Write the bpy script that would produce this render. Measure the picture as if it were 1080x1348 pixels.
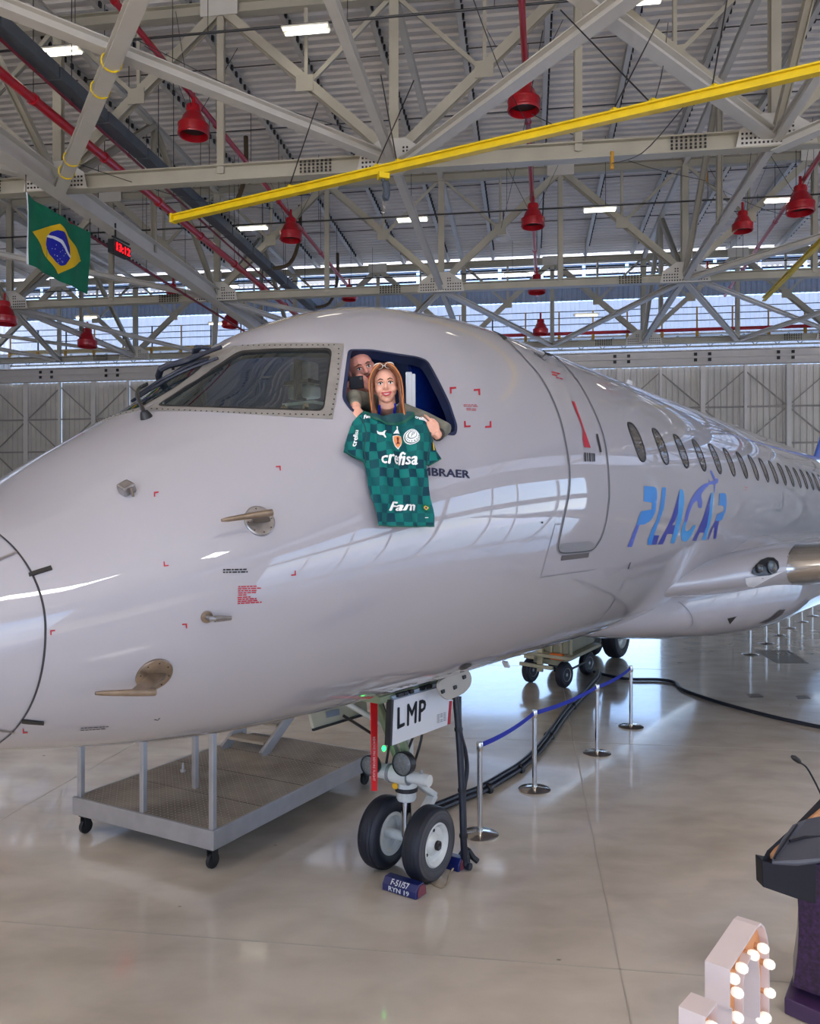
import bpy, bmesh, math, random
from math import sin, cos, pi, radians, sqrt, atan2, atan
from mathutils import Vector, Matrix
from mathutils.bvhtree import BVHTree
from mathutils.geometry import delaunay_2d_cdt
random.seed(7)
SC = bpy.context.scene
COL = SC.collection
for o in list(bpy.data.objects): bpy.data.objects.remove(o)

# ------------------------------------------------------------ camera
FPX = 1080.0; HOR = 682.0; EYE = 3.0
cd = bpy.data.cameras.new('camera'); cam = bpy.data.objects.new('camera', cd); COL.objects.link(cam)
cam.location = (0, 0, EYE); cam.rotation_euler = (radians(90), 0, 0)
cd.sensor_fit = 'HORIZONTAL'; cd.sensor_width = 36; cd.lens = 36.0*FPX/1080
cd.shift_y = (HOR-674)/1080; cd.clip_start = .1; cd.clip_end = 600
SC.camera = cam

# ------------------------------------------------------------ sky
W = bpy.data.worlds.new('world'); SC.world = W; W.use_nodes = True
nt = W.node_tree; nt.nodes.clear()
tc = nt.nodes.new('ShaderNodeTexCoord'); sp = nt.nodes.new('ShaderNodeSeparateXYZ'); rp = nt.nodes.new('ShaderNodeValToRGB')
bg = nt.nodes.new('ShaderNodeBackground'); ow = nt.nodes.new('ShaderNodeOutputWorld')
nt.links.new(tc.outputs['Generated'], sp.inputs[0]); nt.links.new(sp.outputs['Z'], rp.inputs[0])
nt.links.new(rp.outputs[0], bg.inputs[0]); nt.links.new(bg.outputs[0], ow.inputs[0])
e = rp.color_ramp.elements
e[0].position = 0.0; e[0].color = (.84, .93, 1.0, 1)
e[1].position = 1.0; e[1].color = (.10, .26, .72, 1)
k = e.new(.05); k.color = (.60, .79, 1.0, 1)
k = e.new(.22); k.color = (.36, .58, 1.0, 1)
bg.inputs[1].default_value = 2.2

# ------------------------------------------------------------ exposure
SC.view_settings.view_transform = 'Standard'; SC.view_settings.look = 'None'
SC.view_settings.gamma = 1; SC.view_settings.use_curve_mapping = False
SC.view_settings.exposure = 0.58

# hall frame: u across the bays, v along the hall
HB = atan(.145); CB, SB = cos(HB), sin(HB)
def H(u, v, z): return Vector((u*CB+v*SB, -u*SB+v*CB, z))

# large area lights: unseen fill added high behind the viewer to brighten the hall
def arealight(p, sx, sy, power, color=(1, .975, .95), rot=(0, 0, 0)):
    l = bpy.data.lights.new('fill_light', 'AREA'); l.shape = 'RECTANGLE'; l.size = sx; l.size_y = sy
    l.energy = power; l.color = color
    o = bpy.data.objects.new('fill_light', l); COL.objects.link(o); o.location = p; o.rotation_euler = (rot[0], rot[1], rot[2]-HB)
    return o
for (u, v) in ((-22, -6), (-8, -6), (6, -6), (20, -6)):
    arealight(H(u, v, 16.4), 4, 1.5, 380)
sl = bpy.data.lights.new('sun', 'SUN'); sl.energy = 13; sl.angle = radians(.6); sl.color = (1, .95, .87)
so = bpy.data.objects.new('sun', sl); COL.objects.link(so); so.location = (0, -60, 40)
so.rotation_euler = (radians(58), 0, radians(-12))

# ------------------------------------------------------------ helpers
def lin(c):
    return tuple((x/12.92 if x <= .04045 else ((x+.055)/1.055)**2.4) for x in [v/255 for v in c])
MATS = {}
def mat(name, rgb, rough=.5, metal=0., coat=0., var=0., vscale=3., bump=0., bscale=40., emit=0., spec=.5, stretch=None):
    if name in MATS: return MATS[name]
    m = bpy.data.materials.new(name); m.use_nodes = True; n = m.node_tree; b = n.nodes['Principled BSDF']
    c = lin(rgb)+(1,)
    b.inputs['Base Color'].default_value = c; b.inputs['Roughness'].default_value = rough
    b.inputs['Metallic'].default_value = metal; b.inputs['Coat Weight'].default_value = coat
    b.inputs['Coat Roughness'].default_value = .04; b.inputs['Specular IOR Level'].default_value = spec
    tc = n.nodes.new('ShaderNodeTexCoord'); mp = n.nodes.new('ShaderNodeMapping')
    n.links.new(tc.outputs['Object'], mp.inputs[0])
    if stretch: mp.inputs['Scale'].default_value = stretch
    if var == 0: var = .04
    nz = n.nodes.new('ShaderNodeTexNoise'); nz.inputs['Scale'].default_value = vscale; nz.inputs['Detail'].default_value = 5
    n.links.new(mp.outputs[0], nz.inputs['Vector'])
    mr = n.nodes.new('ShaderNodeMapRange'); mr.inputs[1].default_value = .3; mr.inputs[2].default_value = .7
    mr.inputs[3].default_value = 1-var; mr.inputs[4].default_value = 1+var*.6
    n.links.new(nz.outputs['Fac'], mr.inputs[0])
    mx = n.nodes.new('ShaderNodeMix'); mx.data_type = 'RGBA'; mx.blend_type = 'MULTIPLY'; mx.inputs[0].default_value = 1
    mx.inputs[6].default_value = c
    cb = n.nodes.new('ShaderNodeCombineColor')
    for i in range(3): n.links.new(mr.outputs[0], cb.inputs[i])
    n.links.new(cb.outputs[0], mx.inputs[7]); n.links.new(mx.outputs[2], b.inputs['Base Color'])
    if bump:
        nb = n.nodes.new('ShaderNodeTexNoise'); nb.inputs['Scale'].default_value = bscale; nb.inputs['Detail'].default_value = 3
        n.links.new(mp.outputs[0], nb.inputs['Vector'])
        bp = n.nodes.new('ShaderNodeBump'); bp.inputs['Strength'].default_value = bump; bp.inputs['Distance'].default_value = .01
        n.links.new(nb.outputs['Fac'], bp.inputs['Height']); n.links.new(bp.outputs[0], b.inputs['Normal'])
    if emit:
        b.inputs['Emission Color'].default_value = c; b.inputs['Emission Strength'].default_value = emit
    MATS[name] = m
    return m

class MB:
    def __init__(s): s.v = []; s.f = []; s.mi = []; s.uv = None
    def add(s, vs, fs, mi=0):
        b = len(s.v); s.v += [Vector(x) for x in vs]; s.f += [tuple(b+i for i in f) for f in fs]; s.mi += [mi]*len(fs); return s
    def frame(s, c, ax, ay, az, sx, sy, sz, mi=0):
        c = Vector(c); vs = []
        for k in (-1, 1):
            for j in (-1, 1):
                for i in (-1, 1): vs.append(c+ax*(i*sx/2)+ay*(j*sy/2)+az*(k*sz/2))
        return s.add(vs, [(0, 2, 3, 1), (4, 5, 7, 6), (0, 1, 5, 4), (2, 6, 7, 3), (0, 4, 6, 2), (1, 3, 7, 5)], mi)
    def box(s, c, size, yaw=0, mi=0):
        return s.frame(c, Vector((cos(yaw), sin(yaw), 0)), Vector((-sin(yaw), cos(yaw), 0)), Vector((0, 0, 1)), *size, mi)
    def axes(s, p, q, up):
        d = (q-p).normalized(); up = Vector(up)
        if abs(d.dot(up)) > .98: up = Vector((1, 0, 0)) if abs(d.x) < .9 else Vector((0, 1, 0))
        x = d.cross(up).normalized(); y = x.cross(d).normalized(); return d, x, y
    def beam(s, p, q, w, h, up=(0, 0, 1), mi=0):
        p = Vector(p); q = Vector(q); d, x, y = s.axes(p, q, up)
        return s.frame((p+q)/2, x, d, y, w, (q-p).length, h, mi)
    def hbeam(s, p, q, w, h, t=.03, up=(0, 0, 1), mi=0):
        p = Vector(p); q = Vector(q); d, x, y = s.axes(p, q, up)
        pr = [(-w/2, -h/2), (w/2, -h/2), (w/2, -h/2+t), (t/2, -h/2+t), (t/2, h/2-t), (w/2, h/2-t), (w/2, h/2), (-w/2, h/2), (-w/2, h/2-t), (-t/2, h/2-t), (-t/2, -h/2+t), (-w/2, -h/2+t)]
        n = len(pr); vs = [p+x*a+y*b for a, b in pr]+[q+x*a+y*b for a, b in pr]
        fs = [(i, (i+1) % n, n+(i+1) % n, n+i) for i in range(n)]+[tuple(range(n-1, -1, -1)), tuple(range(n, 2*n))]
        return s.add(vs, fs, mi)
    def tube(s, pts, r, n=10, cap=True, mi=0):
        pts = [Vector(p) for p in pts]; rr = r if isinstance(r, (list, tuple)) else [r]*len(pts)
        vs = []; prev = None
        for i, p in enumerate(pts):
            d = (pts[min(i+1, len(pts)-1)]-pts[max(i-1, 0)]).normalized()
            if prev is None:
                a = Vector((0, 0, 1)) if abs(d.z) < .9 else Vector((1, 0, 0)); x = d.cross(a).normalized()
            else: x = (prev-d*prev.dot(d)).normalized()
            prev = x; y = d.cross(x)
            for k in range(n): t = 2*pi*k/n; vs.append(p+x*(cos(t)*rr[i])+y*(sin(t)*rr[i]))
        fs = [(i*n+k, i*n+(k+1) % n, (i+1)*n+(k+1) % n, (i+1)*n+k) for i in range(len(pts)-1) for k in range(n)]
        if cap: fs += [tuple(range(n-1, -1, -1)), tuple(range((len(pts)-1)*n, len(pts)*n))]
        return s.add(vs, fs, mi)
    def lathe(s, c, prof, axis=(0, 0, 1), n=24, mi=0, cap=True):
        c = Vector(c); a = Vector(axis).normalized(); t = Vector((0, 0, 1)) if abs(a.z) < .9 else Vector((1, 0, 0))
        x = a.cross(t).normalized(); y = a.cross(x); vs = []
        for r, h in prof:
            for k in range(n): th = 2*pi*k/n; vs.append(c+a*h+x*(cos(th)*r)+y*(sin(th)*r))
        fs = [(i*n+k, i*n+(k+1) % n, (i+1)*n+(k+1) % n, (i+1)*n+k) for i in range(len(prof)-1) for k in range(n)]
        if cap and prof[0][0] > 1e-4: fs.append(tuple(range(n-1, -1, -1)))
        if cap and prof[-1][0] > 1e-4: fs.append(tuple(range((len(prof)-1)*n, len(prof)*n)))
        return s.add(vs, fs, mi)
    def ell(s, c, r, n=16, m=10, rot=None, mi=0):
        c = Vector(c); vs = []
        for i in range(m+1):
            ph = -pi/2+pi*i/m
            for k in range(n):
                th = 2*pi*k/n; p = Vector((r[0]*cos(ph)*cos(th), r[1]*cos(ph)*sin(th), r[2]*sin(ph)))
                vs.append(c+(rot@p if rot else p))
        fs = [(i*n+k, i*n+(k+1) % n, (i+1)*n+(k+1) % n, (i+1)*n+k) for i in range(m) for k in range(n)]
        return s.add(vs, fs, mi)
    def prism(s, poly, off, mi=0):
        poly = [Vector(p) for p in poly]; off = Vector(off); n = len(poly)
        return s.add(poly+[p+off for p in poly], [tuple(range(n-1, -1, -1)), tuple(range(n, 2*n))]+[(i, (i+1) % n, n+(i+1) % n, n+i) for i in range(n)], mi)

def root_of(o):
    while o.parent: o = o.parent
    return o
def part(name, M, m, parent=None, smooth=False, bevel=0, angle=35, label=None):
    me = bpy.data.meshes.new(name)
    off = Vector(root_of(parent).location) if parent else Vector((0, 0, 0))
    me.from_pydata([tuple(v-off) for v in M.v], [], M.f)
    ms = m if isinstance(m, (list, tuple)) else [m]
    for x in ms: me.materials.append(x)
    if len(ms) > 1: me.polygons.foreach_set('material_index', M.mi)
    bm = bmesh.new(); bm.from_mesh(me); bmesh.ops.remove_doubles(bm, verts=bm.verts, dist=1e-5)
    bmesh.ops.recalc_face_normals(bm, faces=bm.faces); bm.to_mesh(me); bm.free()
    if smooth:
        me.polygons.foreach_set('use_smooth', [True]*len(me.polygons)); me.set_sharp_from_angle(angle=radians(angle))
    o = bpy.data.objects.new(name, me); COL.objects.link(o)
    if parent: o.parent = parent
    if bevel:
        b = o.modifiers.new('bevel', 'BEVEL'); b.width = bevel; b.segments = 2; b.limit_method = 'ANGLE'; b.angle_limit = radians(40)
    if label: o['label'] = label
    return o
def tag(o, label=None, cat=None, group=None, kind=None):
    if label: o['label'] = label
    if cat: o['category'] = cat
    if group: o['group'] = group
    if kind: o['kind'] = kind
    return o
def thing(name, label, cat, loc, group=None):
    o = bpy.data.objects.new(name, None); COL.objects.link(o); o.location = loc; o.empty_display_size = .2
    return tag(o, label, cat, group)
def dup(root, loc, label=None, group=None, rotz=None):
    def rec(o, par):
        c = o.copy(); COL.objects.link(c); c.parent = par
        for ch in list(o.children): rec(ch, c)
        return c
    kids = list(root.children); c = root.copy(); COL.objects.link(c); c.location = loc
    if rotz is not None: c.rotation_euler = (0, 0, rotz)
    for ch in kids: rec(ch, c)
    if label: c['label'] = label
    if group: c['group'] = group
    return c
def copy_piece(src, parent, off, rotz=None):
    c = src.copy(); COL.objects.link(c); c.parent = parent; c.location = off
    if rotz is not None: c.rotation_euler = (0, 0, rotz)
    return c

# ------------------------------------------------------------ materials
STEEL = mat('painted_steel', (172, 166, 150), .45, var=.10, vscale=1.2)
STEELW = mat('white_steel', (204, 199, 190), .4, var=.06, vscale=1.5)
SHEET = mat('roof_sheet', (222, 216, 210), .5, var=.06, vscale=.4, stretch=(1, 1, 1))
DOORM = mat('door_sheet', (206, 198, 188), .5, var=.12, vscale=.7)
GREYW = mat('grey_cladding', (150, 154, 160), .5, var=.08)
LOUV = mat('louvre_dark', (60, 68, 84), .4, var=.2, vscale=2)
RED = mat('red_paint', (176, 8, 28), .35, coat=.3, var=.12, vscale=5)
YEL = mat('yellow_paint', (222, 190, 10), .4, var=.12, vscale=4)
YELD = mat('ochre_paint', (190, 140, 40), .5, var=.1)
BLK = mat('black_rubber', (22, 22, 26), .5, var=.2, vscale=8)
DARK = mat('dark_metal', (48, 46, 46), .4, .4)
DUCT = mat('duct_metal', (92, 100, 108), .45, .3, var=.15)
CHROME = mat('chrome', (205, 200, 195), .16, 1.0, var=.05)
BOLT = mat('bolt_dark', (52, 48, 46), .5, .3)
TUBE = mat('lamp_tube', (255, 250, 235), .4, emit=3.5)
def translucent(name, rgb, w=.75):
    m = bpy.data.materials.new(name); m.use_nodes = True; n = m.node_tree; b = n.nodes['Principled BSDF']
    b.inputs['Base Color'].default_value = lin(rgb)+(1,); b.inputs['Roughness'].default_value = .5
    t = n.nodes.new('ShaderNodeBsdfTranslucent'); t.inputs[0].default_value = lin(rgb)+(1,)
    x = n.nodes.new('ShaderNodeMixShader'); x.inputs[0].default_value = w
    n.links.new(b.outputs[0], x.inputs[1]); n.links.new(t.outputs[0], x.inputs[2]); n.links.new(x.outputs[0], n.nodes['Material Output'].inputs[0])
    MATS[name] = m; return m
TRANS = translucent('translucent_panel', (214, 206, 200), .6)

# ------------------------------------------------------------ floor
def floor_material():
    m = bpy.data.materials.new('polished_concrete'); m.use_nodes = True; n = m.node_tree; b = n.nodes['Principled BSDF']; L = n.links.new
    tc = n.nodes.new('ShaderNodeTexCoord')
    def noise(s, d, st=(1, 1, 1), dist=0):
        mp = n.nodes.new('ShaderNodeMapping'); mp.inputs['Scale'].default_value = st; L(tc.outputs['Object'], mp.inputs[0])
        x = n.nodes.new('ShaderNodeTexNoise'); x.inputs['Scale'].default_value = s; x.inputs['Detail'].default_value = d
        x.inputs['Distortion'].default_value = dist; L(mp.outputs[0], x.inputs['Vector']); return x
    n1 = noise(.35, 6, dist=.6); n2 = noise(1.6, 9, (1, 1.6, 1), .25); n3 = noise(40, 2)
    r = n.nodes.new('ShaderNodeValToRGB'); e = r.color_ramp.elements
    e[0].position = .3; e[0].color = lin((204, 190, 172))+(1,); e[1].position = .72; e[1].color = lin((226, 215, 200))+(1,)
    L(n1.outputs['Fac'], r.inputs[0])
    r2 = n.nodes.new('ShaderNodeValToRGB'); e = r2.color_ramp.elements
    e[0].position = .2; e[0].color = lin((120, 104, 86))+(1,); e[1].position = .62; e[1].color = (1, 1, 1, 1)
    L(n2.outputs['Fac'], r2.inputs[0])
    mx = n.nodes.new('ShaderNodeMix'); mx.data_type = 'RGBA'; mx.blend_type = 'MULTIPLY'; mx.inputs[0].default_value = .30
    L(r.outputs[0], mx.inputs[6]); L(r2.outputs[0], mx.inputs[7])
    # dark scuff specks
    v = n.nodes.new('ShaderNodeTexVoronoi'); v.inputs['Scale'].default_value = 1.1; mp = n.nodes.new('ShaderNodeMapping'); mp.inputs['Scale'].default_value = (1, 1.8, 1)
    L(tc.outputs['Object'], mp.inputs[0]); L(mp.outputs[0], v.inputs['Vector'])
    r3 = n.nodes.new('ShaderNodeValToRGB'); e = r3.color_ramp.elements; e[0].position = .016; e[0].color = (.12, .10, .09, 1); e[1].position = .028; e[1].color = (1, 1, 1, 1)
    L(v.outputs['Distance'], r3.inputs[0])
    mx2 = n.nodes.new('ShaderNodeMix'); mx2.data_type = 'RGBA'; mx2.blend_type = 'MULTIPLY'; mx2.inputs[0].default_value = .8
    L(mx.outputs[2], mx2.inputs[6]); L(r3.outputs[0], mx2.inputs[7]); L(mx2.outputs[2], b.inputs['Base Color'])
    mr = n.nodes.new('ShaderNodeMapRange'); mr.inputs[1].default_value = .2; mr.inputs[2].default_value = .8; mr.inputs[3].default_value = .17; mr.inputs[4].default_value = .27
    L(n2.outputs['Fac'], mr.inputs[0]); L(mr.outputs[0], b.inputs['Roughness'])
    bp = n.nodes.new('ShaderNodeBump'); bp.inputs['Strength'].default_value = .12; bp.inputs['Distance'].default_value = .004
    L(n2.outputs['Fac'], bp.inputs['Height']); L(bp.outputs[0], b.inputs['Normal'])
    b.inputs['Coat Weight'].default_value = .8; b.inputs['Coat Roughness'].default_value = .07
    return m
UMIN, UMAX, VMIN, VMAX = -34., 40., -24., 50.
fl = MB(); nu, nv = 10, 10
CONC = floor_material()
fl.add([H(UMIN, VMIN, 0), H(UMAX, VMIN, 0), H(UMAX, VMAX, 0), H(UMIN, VMAX, 0), H(UMIN, VMIN, -.2), H(UMAX, VMIN, -.2), H(UMAX, VMAX, -.2), H(UMIN, VMAX, -.2)],
       [(0, 1, 2, 3), (7, 6, 5, 4), (0, 4, 5, 1), (1, 5, 6, 2), (2, 6, 7, 3), (3, 7, 4, 0)])
floor = tag(part('floor', fl, CONC), kind='structure')
# slab joints, cut as thin dark sealed strips a hair above the slab
JM = mat('joint_sealant', (176, 166, 152), .5)
for i, v in enumerate((5.6, 11.2, 16.8, 22.4, 28, 33.6)):
    part('floor_joint', MB().box(H(3, v, .0006), (74, .012, .0012), -HB), JM, floor)
for u in (-11, -5.2, .6, 6.4, 12.2):
    part('floor_joint', MB().box(H(u, 13, .0006), (.012, 74, .0012), -HB), JM, floor)
ap = MB(); ap.add([(-300, -300, -.21), (300, -300, -.21), (300, 300, -.21), (-300, 300, -.21)], [(0, 1, 2, 3)])
tag(part('ground', ap, mat('apron_concrete', (196, 200, 206), .7, var=.1, vscale=.05)), kind='structure')

# ------------------------------------------------------------ roof (ceiling): corrugated sheets, purlins
ZB, ZT, ZR = 12.8, 17.5, 18.3
roofM = MB(); p = .42; n = int((49-VMIN)/p); prof = []
for i in range(n):
    v = VMIN+i*p; prof += [(v, ZR), (v+p*.30, ZR), (v+p*.42, ZR+.07), (v+p*.86, ZR+.07)]
sheets = [(-34, -22), (-22, -11.2), (-11.2, -3.6), (-3.6, 6.8), (6.8, 17.2), (17.2, 28), (28, 40)]
ceiling = None
for (a, b_) in sheets:
    M = MB(); vs = [H(a, v, z) for v, z in prof]+[H(b_, v, z) for v, z in prof]; k = len(prof)
    M.add(vs, [(i, i+1, k+i+1, k+i) for i in range(k-1)])
    if ceiling is None: ceiling = tag(part('ceiling', M, SHEET), kind='structure')
    else: part('roof_sheet', M, SHEET, ceiling)
PB = MB().hbeam(Vector((0, 0, 0)), Vector((0, 72.5, 0)), .16, .32, .02)
pur0 = None
for i in range(28):
    u = -33.5+2.62*i
    if pur0 is None:
        pur0 = part('purlin', PB, STEELW, ceiling); pur0.location = H(u, VMIN, ZR-.2); pur0.rotation_euler = (0, 0, -HB)
    else: copy_piece(pur0, ceiling, H(u, VMIN, ZR-.2), -HB)
# bolted cleats down each near purlin
CL = MB().box((0, 0, 0), (.24, .05, .05)); cl0 = None
for i in range(4, 22):
    u = -33.5+2.62*i
    M = MB()
    for j in range(70):
        M.box(H(u+.11, 17+j*.42, ZR-.27), (.07, .10, .16), -HB)
    part('cleat_row', M, BOLT, ceiling)['kind'] = 'stuff'
# cross ties between purlins
for v in (20, 26.2, 30.5, 37, 42):
    part('tie_rod', MB().tube([H(-30, v, ZR-.3), H(36, v, ZR-.3)], .02, 6), BOLT, ceiling)

# ------------------------------------------------------------ walls
def corr(a, b_, v, z0, z1, pitch=.34, d=.06, axis='u', fix=None):
    M = MB(); pr = []; x = a
    while x < b_-1e-6:
        for (t, o) in ((0, 0), (.45, 0), (.55, d), (.9, d)):
            if x+t*pitch <= b_: pr.append((x+t*pitch, o))
        x += pitch
    pr.append((b_, 0)); k = len(pr)
    if axis == 'u': vs = [H(x, v+o, z0) for x, o in pr]+[H(x, v+o, z1) for x, o in pr]
    else: vs = [H(v+o, x, z0) for x, o in pr]+[H(v+o, x, z1) for x, o in pr]
    return M.add(vs, [(i, i+1, k+i+1, k+i) for i in range(k-1)])
VW = 48.2
UO1, UO2, UO3, UO4 = -3.8, 8.0, 15.9, 23.0     # the daylight opening behind the fuselage, and the one right of it
ZO = 8.6
wall_back = None
SP = 2.3
posts = [UO1-.3-SP*i for i in range(14)][::-1]+[UO1-.3+SP*i for i in range(1, 20)]
def up(M, name='wall_sheet', m=DOORM, **k):
    global wall_back
    if wall_back is None:
        wall_back = tag(part('wall_back', M, m), kind='structure'); return wall_back
    return part(name, M, m, wall_back, **k)
for i in range(len(posts)-1):
    a, b_ = posts[i], posts[i+1]
    c = (a+b_)/2
    z0 = ZO if (UO1-.4 < c < UO2 or UO3+.3 < c < UO4) else .0
    up(corr(a+.03, b_-.03, VW+.18, z0, 11.6))
levels = [11.3, 9.25, 7.2, 5.15, 3.1, 1.05]
for i, a in enumerate(posts):
    z0 = ZO if (UO1-.4 < a < UO2-.3 or UO3+.3 < a < UO4-.3) else 0
    w = .26 if i % 2 else .14
    bl = abs(a-(UO1-.3+SP*8)) < .1
    up(MB().beam(H(a, VW, z0), H(a, VW, 11.6), w, .2, (0, 1, 0)), 'wall_post', STEELW if bl else mat('door_post', (216, 208, 200), .45))
for i in range(len(posts)-1):
    a, b_ = posts[i], posts[i+1]; c = (a+b_)/2; op = (UO1-.4 < c < UO2 or UO3+.3 < c < UO4)
    if a > 27: continue
    for j, z in enumerate(levels[:-1]):
        if op and levels[j+1] < ZO-.2: break
        z2 = levels[j+1]
        up(MB().beam(H(a, VW+.05, z2), H(b_, VW+.05, z2), .1, .09), 'wall_rail', mat('door_rail', (150, 142, 134), .5))
        p, q = ((a, z), (b_, z2)) if (i+j) % 2 == 0 else ((a, z2), (b_, z))
        up(MB().beam(H(p[0], VW+.1, p[1]), H(q[0], VW+.1, q[1]), .05, .07), 'wall_brace', mat('door_rail', (150, 142, 134), .5))
# header beam with bolted plates
up(MB().hbeam(H(-34, VW-.25, 12.0), H(40, VW-.25, 12.0), .5, .85, .05), 'header_beam', mat('header', (206, 198, 192), .4))
up(MB().beam(H(-34, VW-.51, 12.0), H(40, VW-.51, 12.0), .05, .07), 'header_rib', mat('header', (206, 198, 192), .4))
hs = None
for i in range(16):
    u = -30+4.4*i
    for du in (-.38, .38):
        M = MB()
        for dz in (-.16, .16): M.box(H(u+du, VW-.54, 12+dz), (.17, .03, .17), -HB)
        up(M, 'header_bolt', mat('bolt_black', (20, 18, 18), .5))
# upper wall behind the walkway
up(corr(-34, 40, 50.0, 12.4, 15.95, .5, .05), 'translucent_sheet', TRANS)
for (za, zb_) in ((15.98, 17.15), (17.55, 17.62)):
    up(corr(-34, 40, 49.9, za, zb_, .30, .05), 'grey_sheet', GREYW)
up(corr(-34, 40, 49.95, 18.15, 19.3, .5, .05), 'skylight_sheet', TRANS)
up(MB().box(H(3, 49.9, 17.28), (74, .10, .16), -HB), 'window_sill', STEELW)
for i in range(30):
    up(MB().box(H(-33+2.5*i, 49.95, 17.75), (2.3, .06, .62), -HB), 'louvre_panel', LOUV)
up(MB().box(H(3, 49.8, 18.12), (74, .25, .1), -HB), 'roof_trim', mat('trimblue', (170, 185, 215), .4))
# side walls and the header above the big open front
def side_wall(name, u):
    w = tag(part(name, corr(VMIN, 50, u, 0, 13.5, .5, .06, 'v'), DOORM), kind='structure')
    part('translucent_sheet', corr(VMIN, 50, u, 13.5, 16.2, .5, .06, 'v'), TRANS, w)
    part('grey_sheet', corr(VMIN, 50, u, 16.2, 18.9, .5, .06, 'v'), GREYW, w)
    return w
side_wall('wall_left', UMIN)
wr = tag(part('wall_right', corr(VMIN, 50, UMAX, 10.0, 13.5, .5, .06, 'v'), DOORM), kind='structure')
part('translucent_sheet', corr(VMIN, 50, UMAX, 13.5, 16.2, .5, .06, 'v'), TRANS, wr)
part('grey_sheet', corr(VMIN, 50, UMAX, 16.2, 18.9, .5, .06, 'v'), GREYW, wr)
part('door_leaf', corr(40, 50, UMAX, 0, 10, .5, .06, 'v'), DOORM, wr)
part('door_leaf', corr(VMIN, -4, UMAX, 0, 10, .5, .06, 'v'), DOORM, wr)
part('header_beam', MB().box(H(UMAX, 18, 5.6), (.3, 44, 1.1), -HB), DOORM, wr)  # unseen beam added to split the bright band mirrored in the hull
for i in range(9): part('wall_post', MB().box(H(UMAX, -4+5.5*i, 5), (.3, .3, 10), -HB), STEELW, wr)
wf = tag(part('wall_front', corr(UMIN, UMAX, VMIN, 12.6, 18.9, .5, .06), DOORM), kind='structure')
for a in (UMIN, UMAX-9):
    part('door_leaf', corr(a, a+9, VMIN, 0, 12.6, .5, .06), DOORM, wf)

# ------------------------------------------------------------ roof trusses
U0 = -3.7; BAY = 10.0
TV = [10.0, 22.4, 34.8, 47.0]
def truss(v, label, near):
    t = thing('roof_truss', label, 'truss', H(U0, v, ZB), 'roof trusses spanning the hall')
    ks = list(range(-3, 5))
    a, b_ = U0+BAY*ks[0], U0+BAY*ks[-1]
    big = .46 if near else .34
    for k in ks[:-1]:
        u0 = U0+BAY*k; u1 = u0+BAY
        part('bottom_chord', MB().hbeam(H(u0, v, ZB), H(u1, v, ZB), .34, big, .035), STEEL, t)
        part('top_chord', MB().hbeam(H(u0, v, ZT), H(u1, v, ZT), .3, .36, .03), STEEL, t)
        um = (u0+u1)/2; s = .26
        for (p, q) in (((u0, ZB+.2), (um, ZT)), ((um, ZT), (u1, ZB+.2))):
            part('diagonal', MB().hbeam(H(p[0], v, p[1]), H(q[0], v, q[1]), s, .28, .03, (0, 1, 0)), STEEL, t)
        zm = (ZB+ZT)/2
        for (uq, un) in (((u0+um)/2, u0), ((um+u1)/2, u1)):
            part('strut', MB().beam(H(uq, v, zm), H(un, v, ZT), .12, .05, (0, 1, 0)).beam(H(uq, v+.12, zm), H(un, v+.12, ZT), .04, .05, (0, 1, 0)), STEEL, t)
            part('hanger', MB().beam(H(uq, v, zm), H(uq, v, ZT), .1, .1, (0, 1, 0)), STEEL, t)
            part('gusset_plate', MB().box(H(uq, v-.15, zm), (.5, .03, .45), -HB), STEEL, t)
        part('post', MB().hbeam(H(um, v, ZB), H(um, v, ZT), .2, .2, .03, (0, 1, 0)), STEEL, t)
    for k in ks:
        u0 = U0+BAY*k
        part('post', MB().hbeam(H(u0, v, ZB), H(u0, v, ZT), .26, .24, .03, (0, 1, 0)), STEEL, t)
        g = part('gusset_plate', MB().prism([H(u0-1.0, v-.19, ZB-.2), H(u0+1.0, v-.19, ZB-.2), H(u0+.9, v-.19, ZB+.25), H(u0+.35, v-.19, ZB+.62), H(u0-.35, v-.19, ZB+.62), H(u0-.9, v-.19, ZB+.25)], H(0, .03, 0)), STEELW, t)
        M = MB()
        for i in range(-8, 9):
            for z in ((-.12, 0, .12) if abs(i) > 2 else (-.12,)):
                M.box(H(u0+i*.105, v-.20, ZB+z), (.05, .02, .05), -HB)
        for (sx) in (-1, 1):
            for i in range(4): M.box(H(u0+sx*(.3+.1*(i % 2)), v-.20, ZB+.25+.1*(i//2)), (.05, .02, .05), -HB)
        for i in range(8):
            for z in (-.14, -.05, .05, .14): M.box(H(u0-2.6+i*.12, v-.19, ZB+z), (.055, .03, .055), -HB)
        b = part('bolt_pattern', M, BOLT, g); b['kind'] = 'stuff'
        g2 = part('gusset_plate', MB().box(H(u0+5, v-.17, ZT), (1.1, .03, .5), -HB), STEELW, t)
    return t
truss(TV[0], 'steel roof truss nearest the viewer, above the top of the picture', True)
truss(TV[1], 'large grey steel roof truss with bolted plates, passing behind the hook of the yellow rail', True)
truss(TV[2], 'middle steel roof truss whose bottom chord passes just above the cockpit roof', False)
truss(TV[3], 'farthest steel roof truss standing on the door header of the back wall', False)
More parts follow.
